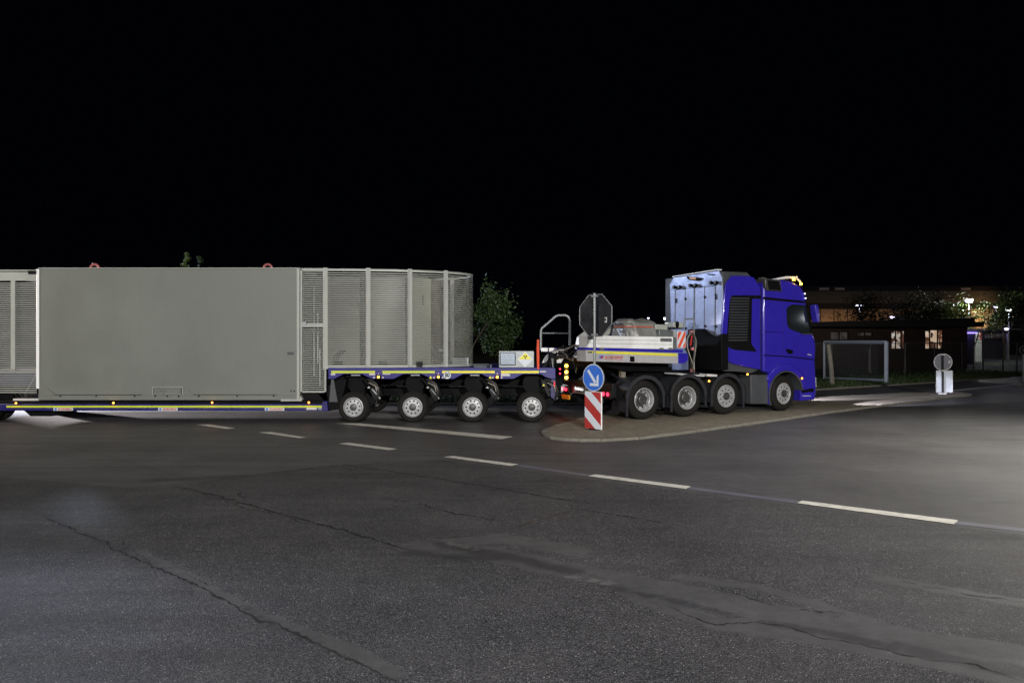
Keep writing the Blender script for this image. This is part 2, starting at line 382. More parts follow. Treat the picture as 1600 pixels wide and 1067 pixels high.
# cracks: jagged dark openings, each its own irregular width
cr = MB()
def crack(pl, w, z=0.004, m='crackm', jag=0.5, gaps=0.0, seed=1):
    r = random.Random(seed); cr.m(m)
    P = interp([gp(*p) for p in pl], 0.035); n = len(P); L_, R_ = [], []
    off = 0
    for i, p in enumerate(P):
        q0, q1 = P[max(0, i - 1)], P[min(n - 1, i + 1)]; d = math.hypot(q1[0] - q0[0], q1[1] - q0[1]) or 1
        nx_, ny_ = -(q1[1] - q0[1]) / d, (q1[0] - q0[0]) / d
        off = off * 0.85 + r.uniform(-1, 1) * 0.012
        t = i / (n - 1); ww = w * (0.25 + r.random() ** 1.5) * min(1, 8 * t + 0.1, 8 * (1 - t) + 0.1) * (0.5 + 0.5 * math.sin(i * 0.21 + seed) ** 2)
        cx, cy = p[0] + nx_ * off * jag * 2, p[1] + ny_ * off * jag * 2
        L_.append((cx + nx_ * ww, cy + ny_ * ww, z)); R_.append((cx - nx_ * ww, cy - ny_ * ww, z))
    for i in range(n - 1):
        if r.random() < gaps: continue
        cr.add([R_[i], R_[i + 1], L_[i + 1], L_[i]], [(0, 1, 2, 3)])
crack(cA, 0.028, seed=2); crack(cB, 0.034, seed=3, jag=0.8); crack([(a, b + 2) for a, b in cB[:3]], 0.010, seed=13, jag=1)
crack(cC, 0.03, gaps=0.3, seed=4, jag=1); crack(cD, 0.022, seed=5); crack(cE, 0.03, m='crackbrown', seed=6, gaps=0.2)
crack(cF, 0.014, seed=7, jag=0.6); crack([(a + 8, b - 6) for a, b in cF[2:7]], 0.006, seed=17, jag=1.2, gaps=0.3); crack(cG, 0.009, seed=8, jag=1); crack(cH, 0.010, seed=9, jag=1); crack(cH2, 0.008, seed=10, jag=1)
crack(cI, 0.009, seed=11, jag=1, gaps=0.1); crack(cJ, 0.02, seed=12, gaps=0.2, jag=1); crack([(540, 733), (590, 735)], 0.035, seed=14, gaps=0.25)
crack([(850, 700), (1000, 706), (1180, 722)], 0.002, seed=15, gaps=0.5)
crack([(210, 1020), (250, 1010), (290, 1000)], 0.005, seed=18, jag=1)
cro = cr.build('road_crack', smooth=0, recalc=False); tag(cro, kind='structure')
# painted lines
def flat(name, pts, z, m, kind='structure', parent=None):
    o = MB().m(m).add([(x, y, z) for x, y in pts], [list(range(len(pts)))]).build(name, parent, smooth=0, recalc=False)
    if kind: tag(o, kind=kind)
    return o
def ragged(pxpts, z, m, name):
    P = [gp(*p) for p in pxpts]; P.append(P[0]); P = interp(P, 0.06); r = random.Random(int(P[0][0] * 100))
    P = [(x + r.uniform(-.006, .006), y + r.uniform(-.006, .006)) for x, y in P[:-1]]
    if sum(P[i][0] * P[(i + 1) % len(P)][1] - P[(i + 1) % len(P)][0] * P[i][1] for i in range(len(P))) < 0: P.reverse()
    flat(name, P, z, m)
for d in ([(1245, 786.5), (1252.5, 782.5), (1497.5, 813.5), (1490, 819.5)], [(917.5, 744), (931, 741.5), (1080, 760.5), (1072.5, 764.5)],
          [(692.7, 714.2), (707.8, 712.8), (811, 726), (798.8, 728.5)], [(529.3, 693.6), (545, 692), (621, 701.6), (608, 703.7)],
          [(404, 676), (422.5, 675), (479, 683.7), (468, 685)], [(307, 663.8), (328, 663.5), (368, 669.4), (354, 670.5)]):
    ragged(d, 0.008, 'paintwhite', 'dashed_line')
ragged([(524, 661.7), (562.5, 661.7), (802, 682.7), (783, 686.5)], 0.008, 'paintwhite', 'solid_line')
ragged([(1455, 613.3), (1600, 599.3), (1600, 600.6), (1455, 614.6)], 0.008, 'paintwhite', 'edge_line')
for a, b in (((811, 727.3), (918, 742.6)), ((1076, 762.5), (1247, 784.5)), ((1493, 816.5), (1640, 833))):
    w = 0.085
    P = [gp(*a), gp(*b)]; ang = math.atan2(P[1][1] - P[0][1], P[1][0] - P[0][0]); n = (-math.sin(ang) * w, math.cos(ang) * w)
    flat('joint_strip', [(P[0][0] - n[0], P[0][1] - n[1]), (P[1][0] - n[0], P[1][1] - n[1]), (P[1][0] + n[0], P[1][1] + n[1]), (P[0][0] + n[0], P[0][1] + n[1])], 0.004, 'seam')
# ------------------------------------------------------------------ traffic island
IZ = 0.06
front = [(846, 673), (850, 678), (860, 681.5), (880, 684), (905, 685.5), (940, 685.5), (1000, 682), (1060, 675), (1120, 667), (1180, 659), (1240, 650.5), (1300, 642), (1400, 629.5), (1480, 620), (1510, 617)]
back = [(1519, 615.6), (1508, 613.4), (1480, 612.2), (1400, 614), (1290, 619.5), (1126, 629), (1000, 637), (900, 654), (866, 664), (852, 668.5)]
isl = [gp(*p, IZ) for p in front + back]
def brick_mat():
    m = mat('paving', (0.20, 0.18, 0.145), 0.85, var=0, bump=0); nt = m.node_tree; N = nt.nodes; L = nt.links; b = N['Principled BSDF']
    tc = N.new('ShaderNodeTexCoord'); mp = N.new('ShaderNodeMapping'); mp.inputs['Rotation'].default_value = (0, 0, R(26)); L.new(tc.outputs['Object'], mp.inputs[0])
    br = N.new('ShaderNodeTexBrick'); br.inputs['Scale'].default_value = 4; br.inputs['Color1'].default_value = (0.15, 0.135, 0.105, 1); br.inputs['Color2'].default_value = (0.30, 0.27, 0.21, 1); br.inputs['Mortar'].default_value = (0.06, 0.055, 0.045, 1)
    br.inputs['Mortar Size'].default_value = 0.012; L.new(mp.outputs[0], br.inputs['Vector'])
    n = N.new('ShaderNodeTexNoise'); n.inputs['Scale'].default_value = 1.6; n.inputs['Detail'].default_value = 8; L.new(tc.outputs['Object'], n.inputs['Vector'])
    x = N.new('ShaderNodeMix'); x.data_type = 'RGBA'; mr = N.new('ShaderNodeMapRange'); mr.inputs[1].default_value = 0.38; mr.inputs[2].default_value = 0.62; mr.inputs[4].default_value = 0.75
    L.new(n.outputs['Fac'], mr.inputs[0]); L.new(mr.outputs[0], x.inputs[0]); L.new(br.outputs[0], x.inputs[6]); x.inputs[7].default_value = (0.19, 0.165, 0.12, 1)
    L.new(x.outputs[2], b.inputs['Base Color']); M['paving'] = m
brick_mat()
cxm = sum(p[0] for p in isl) / len(isl); cym = sum(p[1] for p in isl) / len(isl)
def inset(P, d):
    out = []; n = len(P)
    for i in range(n):
        a, b, c = P[i - 1], P[i], P[(i + 1) % n]
        e1 = Vector((b[0] - a[0], b[1] - a[1])).normalized(); e2 = Vector((c[0] - b[0], c[1] - b[1])).normalized()
        t = e1 + e2
        t = t.normalized() if t.length > 1e-6 else e1
        out.append((b[0] - t.y * d, b[1] + t.x * d))
    return out
isl_in = inset(isl, 0.13)
flat('island_paving', isl_in, IZ - 0.006, 'paving')
k = mb('kerb'); acc = 0
Pk = interp(isl + [isl[0]], 0.5)[:-1]; Pin = inset(Pk, 0.13); r = random.Random(3)
for i in range(len(Pk)):
    j = (i + 1) % len(Pk); g = 0.985
    a, b, c, d = Pk[i], (Pk[i][0] + (Pk[j][0] - Pk[i][0]) * g, Pk[i][1] + (Pk[j][1] - Pk[i][1]) * g), (Pin[i][0] + (Pin[j][0] - Pin[i][0]) * g, Pin[i][1] + (Pin[j][1] - Pin[i][1]) * g), Pin[i]
    z = IZ + r.uniform(-0.006, 0.006)
    k.prism([a, b, c, d], -0.1, z, 'z')
tag(k.build('island_kerb', bevel=0.012), kind='structure')
# crumbly verge dirt and weeds along the kerb
dirt = mb('crackbrown'); 
for i in range(160):
    p = Pk[r.randrange(0, 30)]; q = (p[0] + r.gauss(0, .25), p[1] - 0.03 + r.gauss(0, .03)); s_ = r.uniform(.006, .02)
    dirt.prism([(q[0] + s_ * math.cos(t), q[1] + s_ * math.sin(t)) for t in (0, 1.3, 2.6, 3.9, 5.1)], 0.001, s_ * 0.6, 'z')
tag(dirt.build('kerb_debris', smooth=0), 'small crumbs of dirt and stone lying along the kerb of the island', 'debris', kind='stuff')

# ------------------------------------------------------------------ grass verge
def grass_mat():
    m = mat('grassground', (0.015, 0.024, 0.008), 0.9, var=0.5, scale=1.5, bump=0.8, bscale=14); M['grassground'] = m
grass_mat()
gl = [(-200, 21.6), (-20, 21.6), (2, 21.6), (6.5, 24.0), gp(1277, 609.5), gp(1380, 603), gp(1480, 597), gp(1600, 586), (60, 68), (200, 150), (400, 300), (400, 600), (-400, 600), (-400, 21.6)]
flat('grass_ground', gl, 0.03, 'grassground')
gk = mb('kerb')
for i in range(1, 8):
    a, b = Vector(gl[i]), Vector(gl[i + 1]); d = (b - a).normalized(); n = Vector((d.y, -d.x))
    gk.prism([tuple(a), tuple(b), tuple(b + n * .12), tuple(a + n * .12)], -0.02, 0.07, 'z')
tag(gk.build('verge_kerb'), kind='structure')
gr = mb('blade'); r = random.Random(11)
def blade(x, y, h):
    a = r.uniform(0, 6.28); w = r.uniform(.008, .016) * (1 + h); dx, dy = math.cos(a) * w, math.sin(a) * w; lx, ly = r.gauss(0, h * .35), r.gauss(0, h * .35)
    gr.add([(x - dx, y - dy, .03), (x + dx, y + dy, .03), (x + lx, y + ly, .03 + h)], [(0, 1, 2)])
for i in range(26000):
    t = r.random()
    x = r.uniform(-6.5, 4); y = 21.7 + abs(r.gauss(0, 2.2))
    if x > 2: y += (x - 2) * .55
    blade(x, y, r.uniform(.06, .22) * (1.6 if r.random() < .1 else 1))
for i in range(14000):
    x = r.uniform(9, 32); y0 = np.interp(x, [6.5, 12.6, 17, 21.4, 32], [24, 28.3, 31, 33.7, 41]); y = y0 + .05 + abs(r.gauss(0, 3.0))
    blade(x, y, r.uniform(.05, .16))
for i in range(3000):
    x = r.uniform(-16, -6); y = 21.7 + abs(r.gauss(0, 1.5)); blade(x, y, r.uniform(.05, .18))
tag(gr.build('grass', smooth=0, recalc=False), 'short rough grass on the verge behind the convoy and the road', 'grass', kind='stuff')

# ------------------------------------------------------------------ trees
def tree(name, label, base, h, cr_, cb, nleaf, ls, seed, lm='leaf', group=None, kind='round', lean=0, trunk_r=0.12, depth=4):
    r = random.Random(seed); t = thing(name, label, 'tree', (base[0], base[1], 0), 0, group)
    tb = mb('bark'); tips = []
    def grow(p, d, ln, rad, lv):
        path = [p]; rr = [rad]; q = Vector(p); dd = Vector(d)
        for i in range(4):
            dd = (dd + Vector((r.gauss(0, .13), r.gauss(0, .13), r.gauss(0, .06) + .03))).normalized(); q = q + dd * ln / 4; path.append(tuple(q)); rr.append(rad * (1 - .12 * (i + 1)))
            if lv <= 1: tips.append(q.copy())
        tb.tube(path, rr, 6 if lv > 1 else 4)
        if lv == 0: return
        for j in range(3 if lv > 2 else 3):
            a = r.uniform(0, 6.28); sp = r.uniform(.45, .95)
            nd = (dd + Vector((math.cos(a) * sp, math.sin(a) * sp, r.uniform(-.05, .35)))).normalized()
            grow(tuple(Vector(path[r.choice((2, 3, 4))])), nd, ln * r.uniform(.6, .85), rr[-1] * .65, lv - 1)
    if kind == 'conifer':
        tb.tube([(0, 0, 0), (0, 0, h * .98)], [trunk_r, .01], 6)
        for i in range(int(14 * h)):
            z = r.uniform(.5, h * .98); L_ = cr_ * (1 - z / h) + .08; a = r.uniform(0, 6.28)
            for q in range(5):
                s_ = L_ * (q + 1) / 5; tips.append(Vector((math.cos(a) * s_, math.sin(a) * s_, z - s_ * .25)))
    else:
        grow((0, 0, -.05), (lean, 0, 1), cb, trunk_r, depth)
    tb.build('trunk', t)
    lf = mb(lm); sx = 1.0
    zmax = max(p.z for p in tips); rmax = max(math.hypot(p.x, p.y) for p in tips)
    for i in range(nleaf):
        p = r.choice(tips); c = p + Vector((r.gauss(0, 1), r.gauss(0, 1), r.gauss(0, 1))) * (ls * 1.0 if kind == 'conifer' else cr_ * .10)
        a = Vector((r.gauss(0, 1), r.gauss(0, 1), r.gauss(0, .6))).normalized(); b = a.cross(Vector((r.gauss(0, 1), r.gauss(0, 1), r.gauss(0, 1)))).normalized()
        s_ = ls * r.uniform(.6, 1.3)
        lf.add([c - a * s_, c + b * s_ * .45, c + a * s_, c - b * s_ * .45], [(0, 1, 2, 3)])
    o = lf.build('crown', t, smooth=0, recalc=False)
    k_ = h / zmax; kr = cr_ / rmax
    t.scale = (kr if kind != 'conifer' else 1, kr if kind != 'conifer' else 1, k_)
    return t
tx = (733 - 800) / F * 25.5
tree('leafy_tree', 'leafy green tree directly behind the round slatted end of the transport hood', (tx, 25.5), 3.95, 1.45, 1.3, 5200, .055, 21, 'leaf', depth=4, trunk_r=.09)
tree('leafy_tree', 'dark tree behind the placard box, right of the hood', ((795 - 800) / F * 28, 28), 3.2, 1.5, 1.1, 6000, .06, 22, 'leaf', trunk_r=.08)
tree('conifer', 'bright green pointed conifer top showing above the grey hood', (at(291, 400, 30)[0], 30), at(291, 397, 30)[2], .95, 1, 9000, .035, 31, 'leaflit', kind='conifer')
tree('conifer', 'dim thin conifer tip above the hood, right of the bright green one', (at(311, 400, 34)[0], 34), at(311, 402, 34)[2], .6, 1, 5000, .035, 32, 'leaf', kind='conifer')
for i, (px, ytop, Y, w, lab) in enumerate([(1262, 462, 58, 2.6, 'dark tree just beyond the cab roof, leftmost above the low building'),
        (1332, 452, 62, 3.6, 'dark tree right behind the twin headed lamp above the low building'),
        (1400, 456, 64, 3.2, 'bare looking dark tree above the narrow lit window'),
        (1440, 458, 66, 3.0, 'dark spreading tree above the gap between the two lit windows'),
        (1475, 455, 62, 3.2, 'dark tree above the wide lit window, left of the lamplit tree'),
        (1520, 456, 60, 3.6, 'lamplit green tree with a white lamp glowing inside its crown'),
        (1568, 452, 75, 3.6, 'tall thin olive tree behind the pole lamp at the right'),
        (1608, 455, 52, 2.4, 'black leafy tree cut off by the right edge of the photo')]):
    b = at(px, 560, Y)
    tree('broadleaf_tree', lab, (b[0], Y), at(px, ytop, Y)[2], w, 2.4, (2200, 2600, 2400, 3000, 3000, 4600, 2600, 3600)[i], .10, 40 + i, 'leafshade' if i not in (5, 6) else 'leaflit', 'trees above the low building', depth=5, trunk_r=.20)

# ------------------------------------------------------------------ background buildings
def bx(name, a, b, Y, y0px, y1px, depth, m, parent):
    x0, x1 = at(a, 0, Y)[0], at(b, 0, Y)[0]; z0, z1 = at(0, y1px, Y)[2], at(0, y0px, Y)[2]
    return mb(m).box(x0, x1, Y, Y + depth, max(z0, -.1), z1).build(name, parent)
wh = thing('warehouse', 'huge pale industrial hall in orange light beyond the trees', 'building', (0, 0, 0))
YW = 115
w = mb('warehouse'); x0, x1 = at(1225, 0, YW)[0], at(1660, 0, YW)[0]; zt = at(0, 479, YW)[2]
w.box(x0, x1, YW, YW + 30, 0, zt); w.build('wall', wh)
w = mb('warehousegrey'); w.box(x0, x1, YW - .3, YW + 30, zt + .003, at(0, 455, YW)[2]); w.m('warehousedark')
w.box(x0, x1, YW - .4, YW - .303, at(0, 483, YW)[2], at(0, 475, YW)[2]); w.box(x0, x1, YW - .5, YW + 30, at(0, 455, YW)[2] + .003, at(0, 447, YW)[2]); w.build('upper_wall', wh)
w = mb('warehousedark')
for px in range(1240, 1660, 21):
    a = at(px, 0, YW)[0]; w.box(a - .06, a + .06, YW - .06, YW - .003, 0, zt - .1)
w.build('wall_joint', wh)
w = mb('warehousedark'); a = at(1570, 0, YW - 4)[0]; w.box(a, at(1600, 0, YW - 4)[0] + 4, YW - 4, YW - .6, 0, at(0, 500.5, YW - 4)[2]); w.m('steel').box(a, a + 14, YW - 4.1, YW - 4.01, at(0, 509.5, YW)[2], at(0, 508, YW)[2]); w.build('annex', wh)
for px in (1278, 1302, 1498):
    w = mb('paintwhite'); a = at(px, 0, YW)[0]; w.box(a, a + 1.6, YW - .6, YW - .503, at(0, 453.5, YW)[2], at(0, 450, YW)[2]); w.build('roof_light', wh)
gb = thing('gabled_hut', 'small pale gabled hut roof peeking above the dark low building', 'hut', at(1460, 533, 70)[:2] + (0,))
hz = at(0, 497, 70)[2]; pk = at(0, 488, 70)[2]
mb('warehouse').prism([(-1.9, 0), (1.9, 0), (1.9, hz), (0, pk), (-1.9, hz)], 0, 4).build('wall', gb)
mb('warehousedark').prism([(-2.2, hz - .1), (0, pk + .02), (2.2, hz - .1), (2.2, hz + .05), (0, pk + .2), (-2.2, hz + .05)], -.2, 4.2).build('roof', gb)
# warm wall lamps washing the hall
for px, zz, e in ((1282, 5.2, 260), (1318, 5.2, 300), (1352, 5.2, 200), (1395, 5.2, 260), (1440, 5.2, 300), (1480, 5.4, 420), (1515, 5.8, 800), (1550, 6.3, 1500), (1585, 5.2, 500)):
    p = at(px, 500, YW - 3); lamp('hall_wall_lamp', 'SPOT', (p[0], p[1], zz - 2.2), e * 1.0, (1.0, 0.54, 0.24), .3, (p[0], YW, zz), 88, 1.0)
# low dark pavilion
YP = 50
pv = thing('pavilion', 'long low dark flat roofed building with lit windows behind the football goal', 'building', (0, 0, 0))
def X(px, Y=YP): return at(px, 0, Y)[0]
def Z(py, Y=YP): return at(0, py, Y)[2]
wins = [(1393, 1414.5, 517, 545), (1446, 1474.5, 515.5, 545), (1298, 1326, 518.5, 531), (1340, 1364, 519, 525)]
w = mb('brickdark')
xsw = sorted(set([1235, 1505] + [a for q in wins for a in q[:2]]))
for a, b in zip(xsw[:-1], xsw[1:]):
    q = [q for q in wins if q[0] <= a and q[1] >= b]
    if q: w.box(X(a), X(b), YP, YP + .3, 0, Z(q[0][3])); w.box(X(a), X(b), YP, YP + .3, Z(q[0][2]), Z(508))
    else: w.box(X(a), X(b), YP, YP + .3, 0, Z(508))
w.box(X(1235), X(1505), YP + 9, YP + 9.3, 0, Z(508)); w.box(X(1235) - .3, X(1235), YP, YP + 9.3, 0, Z(508)); w.box(X(1505), X(1505) + .3, YP, YP + 9.3, 0, Z(508))
w.build('wall', pv)
w = mb('roofdark'); w.prism([(X(1230), Z(511)), (X(1520), Z(511)), (X(1520), Z(503.5)), (X(1506), Z(503.5)), (X(1506), Z(497.5)), (X(1230), Z(504.5))], YP - 1.2, YP + 10); w.build('roof', pv)
w = mb('brickdark'); w.box(X(1480), X(1498), YP - .25, YP - .003, 0, Z(511)); w.build('brick_pier', pv)
def room_mat(nm, warm, st):
    m = bpy.data.materials.new(nm); m.use_nodes = True; nt = m.node_tree; N = nt.nodes; L = nt.links; b = N['Principled BSDF']
    tc = N.new('ShaderNodeTexCoord'); mp = N.new('ShaderNodeMapping'); mp.inputs['Scale'].default_value = (3.2, 1, 2.4); L.new(tc.outputs['Object'], mp.inputs[0])
    v = N.new('ShaderNodeTexVoronoi'); v.distance = 'CHEBYCHEV'; v.inputs['Scale'].default_value = 1.3; L.new(mp.outputs[0], v.inputs['Vector'])
    s_ = N.new('ShaderNodeSeparateColor'); L.new(v.outputs['Color'], s_.inputs[0])
    cr2 = N.new('ShaderNodeValToRGB'); e = cr2.color_ramp.elements; e[0].color = (0.01, 0.01, 0.01, 1); e[1].color = (*warm, 1); e.new(.35).color = (.16, .06, .03, 1); e.new(.55).color = (warm[0] * .7, warm[1] * .6, warm[2] * .5, 1)
    L.new(s_.outputs[0], cr2.inputs[0]); L.new(cr2.outputs[0], b.inputs['Emission Color']); b.inputs['Emission Strength'].default_value = st; b.inputs['Base Color'].default_value = (.1, .1, .1, 1)
    M[nm] = m
room_mat('room_a', (0.9, 0.85, .8), 0.55); room_mat('room_b', (1.0, .80, .62), 0.6); room_mat('room_c', (.5, .45, .45), 0.06)
for i, (a, b, t, bt) in enumerate(wins):
    g = mb('glass')
    m_ = ('room_a', 'room_b', 'room_c', 'room_c')[i]
    fr = mb('black'); fw = .06
    xa, xb, za, zb = X(a), X(b), Z(bt), Z(t)
    cols = (0, .34, .74, 1) if i == 0 else ((0, .27, .70, 1) if i == 1 else (0, .5, 1))
    for c in cols: xx = xa + (xb - xa) * c; fr.box(xx - fw / 2, xx + fw / 2, YP + .05, YP + .13, za, zb)
    for c in ((0, .30, 1) if i < 2 else (0, 1)): zz = za + (zb - za) * c; fr.box(xa, xb, YP + .14, YP + .2, zz - fw / 2, zz + fw / 2)
    wo = fr.build('window', pv)
    mb(m_).box(xa, xb, YP + .21, YP + .25, za, zb).build('lit_pane', wo)
# kiosk and low buildings to the right
kk = thing('canopy_kiosk', 'small dark kiosk with a violet lit canopy strip right of the low building', 'kiosk', (0, 0, 0)); YK = 60
mb('warehousedark').box(X(1506, YK), X(1523, YK), YK, YK + 3, 0, Z(521.5, YK)).build('wall', kk)
mb('bluelight').box(X(1505.5, YK), X(1523.5, YK), YK - .3, YK - .1, Z(521, YK), Z(519.3, YK)).build('light_strip', kk)
mb('warehousegrey').box(X(1505, YK), X(1536, YK), YK - .09, YK + 3.2, Z(519.3, YK) + .01, Z(516, YK)).build('canopy', kk)
lamp('canopy_lamp', 'POINT', (X(1514, YK), YK - .8, Z(523, YK)), 14, (.35, .25, 1), .2)
gh = thing('gate_house', 'small brightly lit white gate house with dark door frames', 'gate house', (0, 0, 0))
mb('plate').box(X(1525, 66), X(1534, 66), 66, 68, 0, Z(516.5, 66)).build('wall', gh); mb('room_b').box(X(1526.5, 66), X(1530, 66), 65.9, 65.98, Z(530, 66), Z(518, 66)).build('lit_window', gh)
mb('signred').box(X(1531.5, 66), X(1532.4, 66), 65.9, 65.98, Z(531, 66), Z(515, 66)).build('door_frame', gh)
lb = thing('office_block', 'low dark office block with a band of pale lit windows at the far right', 'building', (0, 0, 0)); YL = 80
mb('warehousedark').box(X(1536, YL), X(1572, YL), YL, YL + 8, 0, Z(516, YL)).build('wall', lb)
for a in range(1538, 1571, 5):
    mb('room_c').box(X(a, YL), X(a + 3.6, YL), YL - .1, YL - .003, Z(528, YL), Z(522, YL)).build('window', lb)
mb('warehousegrey').box(X(1535, YL), X(1640, YL), YL - .5, YL + 8.5, Z(516, YL) + .01, Z(513, YL)).build('roof', lb)
# background lamps
def street_lamp(px, py, Y, col, e, hr, lab, twin=False, base=True, m='coollight', visible_pole=True):
    p = at(px, py, Y); t = thing('street_lamp', lab, 'street lamp', (p[0], Y, 0), 0, 'lamps around the buildings')
    mb('galv').tube([(0, 0, 0), (0, 0, p[2] - hr)], [.06, .04], 8).build('pole', t)
    for dx in ((-.28, .28) if twin else (0,)):
        hd = mb('galv').box(dx - hr * .9, dx + hr * .9, -.12, .12, p[2] + hr * .3, p[2] + hr * .55).build('lamp_head', t)
        mb(m).lathe([(.001, -hr * .5), (hr * .6, -hr * .35), (hr * .85, 0), (hr * .8, hr * .28), (.001, hr * .29)], (dx, 0, p[2]), 12, 'z').build('lamp_glass', hd)
    lamp('lamp_light', 'POINT', (p[0], Y - .5, p[2] - hr * .5 - .15), e * (1 if e > 600 else .45), col, .12)
street_lamp(1343, 477, 68, (.8, .8, 1), 260, .17, 'twin headed white lamp on a tall pale pole above the low building', True)
street_lamp(1394, 495.5, 80, (.7, .6, 1), 200, .32, 'violet white lamp just above the roof over the narrow window')
street_lamp(1504, 497, 80, (.7, .6, 1), 200, .32, 'violet white lamp above the roof end of the low building')
street_lamp(1514, 470, 62.5, (.9, .95, .85), 900, .36, 'brightest white lamp shining inside the crown of the green tree', m='whitelight')
street_lamp(1556, 479.5, 95, (.85, .75, 1), 500, .30, 'violet white lamp high on the orange wall at the right')
street_lamp(1576, 485, 70, (.85, .8, 1), 500, .30, 'bright lamp on a pale pole near the right edge', m='whitelight')
street_lamp(1573.5, 514, 75, (.5, .4, 1), 100, .28, 'small low violet lamp beside the pale pole')
street_lamp(1041, 498, 90, (1, .98, .9), 260, .42, 'white lamp glowing just left of the silver back of the cab', m='whitelight')
street_lamp(1013, 497, 120, (1, .98, .9), 60, .22, 'tiny distant white lamp above the grey tarpaulin')
sl_ = thing('street_lamp', 'unseen lamp on a pole added far right for a glint in the cab window', 'street lamp', (41, 11.1, 0))  # added lamp, mirrored by the side window of the cab
mb('galv').tube([(0, 0, 0), (0, 0, 3.4)], [.07, .05], 8).build('pole', sl_); mb('whitelight').lathe([(.001, -.2), (.3, -.15), (.42, .1), (.001, .3)], (0, 0, 3.7), 16, 'z').build('lamp_glass', sl_)
# fences
def post_row(name, label, pts, h, rad, m, wires=True, top=True):
    t = thing(name, label, 'fence', (0, 0, 0))
    for i, (x, y) in enumerate(pts): mb(m).cyl((x, y, 0), rad, h, 'z', 8).build('post', t)
    wr = mb('net')
    for (a, b) in zip(pts[:-1], pts[1:]):
        L_ = math.hypot(b[0] - a[0], b[1] - a[1]); n = max(2, int(L_ / .16))
        for q in range(1, 13): wr.tube([(a[0], a[1], h * q / 12.2), (b[0], b[1], h * q / 12.2)], .005 if q < 12 else .02, 4)
        for q in range(n): x = a[0] + (b[0] - a[0]) * q / n; y = a[1] + (b[1] - a[1]) * q / n; wr.tube([(x, y, .03), (x, y, h * .98)], .004, 4)
    wr.build('wire_mesh', t)
post_row('mesh_fence', 'green grey wire mesh fence with steel posts along the grass at the right', [at(px, 0, 46)[:2] for px in (1415, 1460, 1503, 1521, 1536, 1567, 1589, 1640)], 1.95, .05, 'dgrey')
post_row('mesh_fence', 'dark wire mesh fence behind the football goal', [at(px, 0, 42)[:2] for px in (1180, 1240, 1300, 1360, 1414)], 1.9, .04, 'dgrey')
def wood_post(px, y0, y1, w_, lab, lean=0):
    Y = 2 * F / (y1 - CY); p = at(px, y1, Y); t = mb('wood'); hh = at(px, y0, Y)[2]; s_ = w_ / 2 * Y / F
    t.tube([(0, 0, -.1), (lean * hh * .5, 0, hh * .5), (lean * hh * 1.3, 0, hh)], [s_, s_ * .95, s_ * .85], 9)
    o = t.build('wooden_post', bevel=0); o.location = (p[0], Y, 0); tag(o, lab, 'post', 'wooden posts by the goal')
wood_post(1301, 538, 602.5, 7, 'leaning grey wooden post in front of the left side of the goal', -.08)
wood_post(1359, 545, 582, 4.5, 'straight wooden post seen through the goal net', 0)
wood_post(1414, 560, 583, 3.4, 'thin pale wooden post right of the goal', 0)
# football goal
gY0, gY1 = 36.3, 32.3
g0 = Vector((at(1288, 0, gY0)[0], gY0, 0)); g1 = Vector((at(1385, 0, gY1)[0], gY1, 0))
goal = thing('football_goal', 'pale metal football goal with net standing on the grass', 'goal', (0, 0, 0))
def sqbar(a, b, w_, name, m='goalpaint', par=goal): mb(m).tube([a, b], w_ * .71, 4).build(name, par)
gb_ = Vector((.45, .9, 0)) * 1.1
sqbar(g0, g0 + Vector((0, 0, 2.0)), .085, 'post'); sqbar(g1, g1 + Vector((0, 0, 2.0)), .14, 'post')
sqbar(g0 + Vector((0, 0, 1.96)), g1 + Vector((0, 0, 1.96)), .12, 'crossbar')
sqbar(g0 + Vector((.1, .1, .05)), g1 + Vector((-.1, .1, .16)), .08, 'ground_bar')
sqbar(g1 + Vector((0, 0, 1.96)), g1 + gb_ + Vector((0, 0, 1.96)), .06, 'top_bar')
sqbar(g1 + gb_, g1 + gb_ + Vector((0, 0, 1.96)), .06, 'back_post')
nt_ = mb('net')
for i in range(31):
    a = g0.lerp(g1, i / 30) + Vector((.1, .5, 0)); nt_.tube([a + Vector((0, 0, .02)), a + Vector((0, 0, 1.0)) + Vector((0, -.06, 0)), a + Vector((0, -.4, 1.94))], .004, 3)
for j in range(20):
    z = j * .1; o_ = -.4 * max(0, z - 1) if z > 1 else 0
    nt_.tube([g0 + Vector((.1, .5 + o_, z)), g1 + Vector((.1, .5 + o_, z))], .004, 3)
nt_.build('net', goal)

# ------------------------------------------------------------------ wheels
def wheel_proto(Rr, wd, rr, style):
    """axis along local y, outer face at y=0, centre at origin"""
    t = mb('rubber'); k = wd
    prof = [(rr, .03), (rr + .012, .012), (rr + (Rr - rr) * .35, -.006), (rr + (Rr - rr) * .7, .0), (Rr - .03, .018), (Rr - .006, .04)]
    nr = 4
    for i in range(nr):
        y = .045 + (k - .09) * (i + .5) / nr
        prof += [(Rr, y - .02), (Rr, y - .006), (Rr - .014, y - .005), (Rr - .014, y + .005), (Rr, y + .006)]
    prof += [(Rr, k - .05), (Rr - .03, k - .02), (rr + (Rr - rr) * .5, k), (rr, k - .03)]
    t.lathe(prof, (0, 0, 0), 48, closed=False)
    for q in range(2):
        rq = rr + (Rr - rr) * (.25 + .4 * q); t.lathe([(rq, -.004), (rq + .004, -.009), (rq + .010, -.004)], (0, 0, 0), 48)
    return t
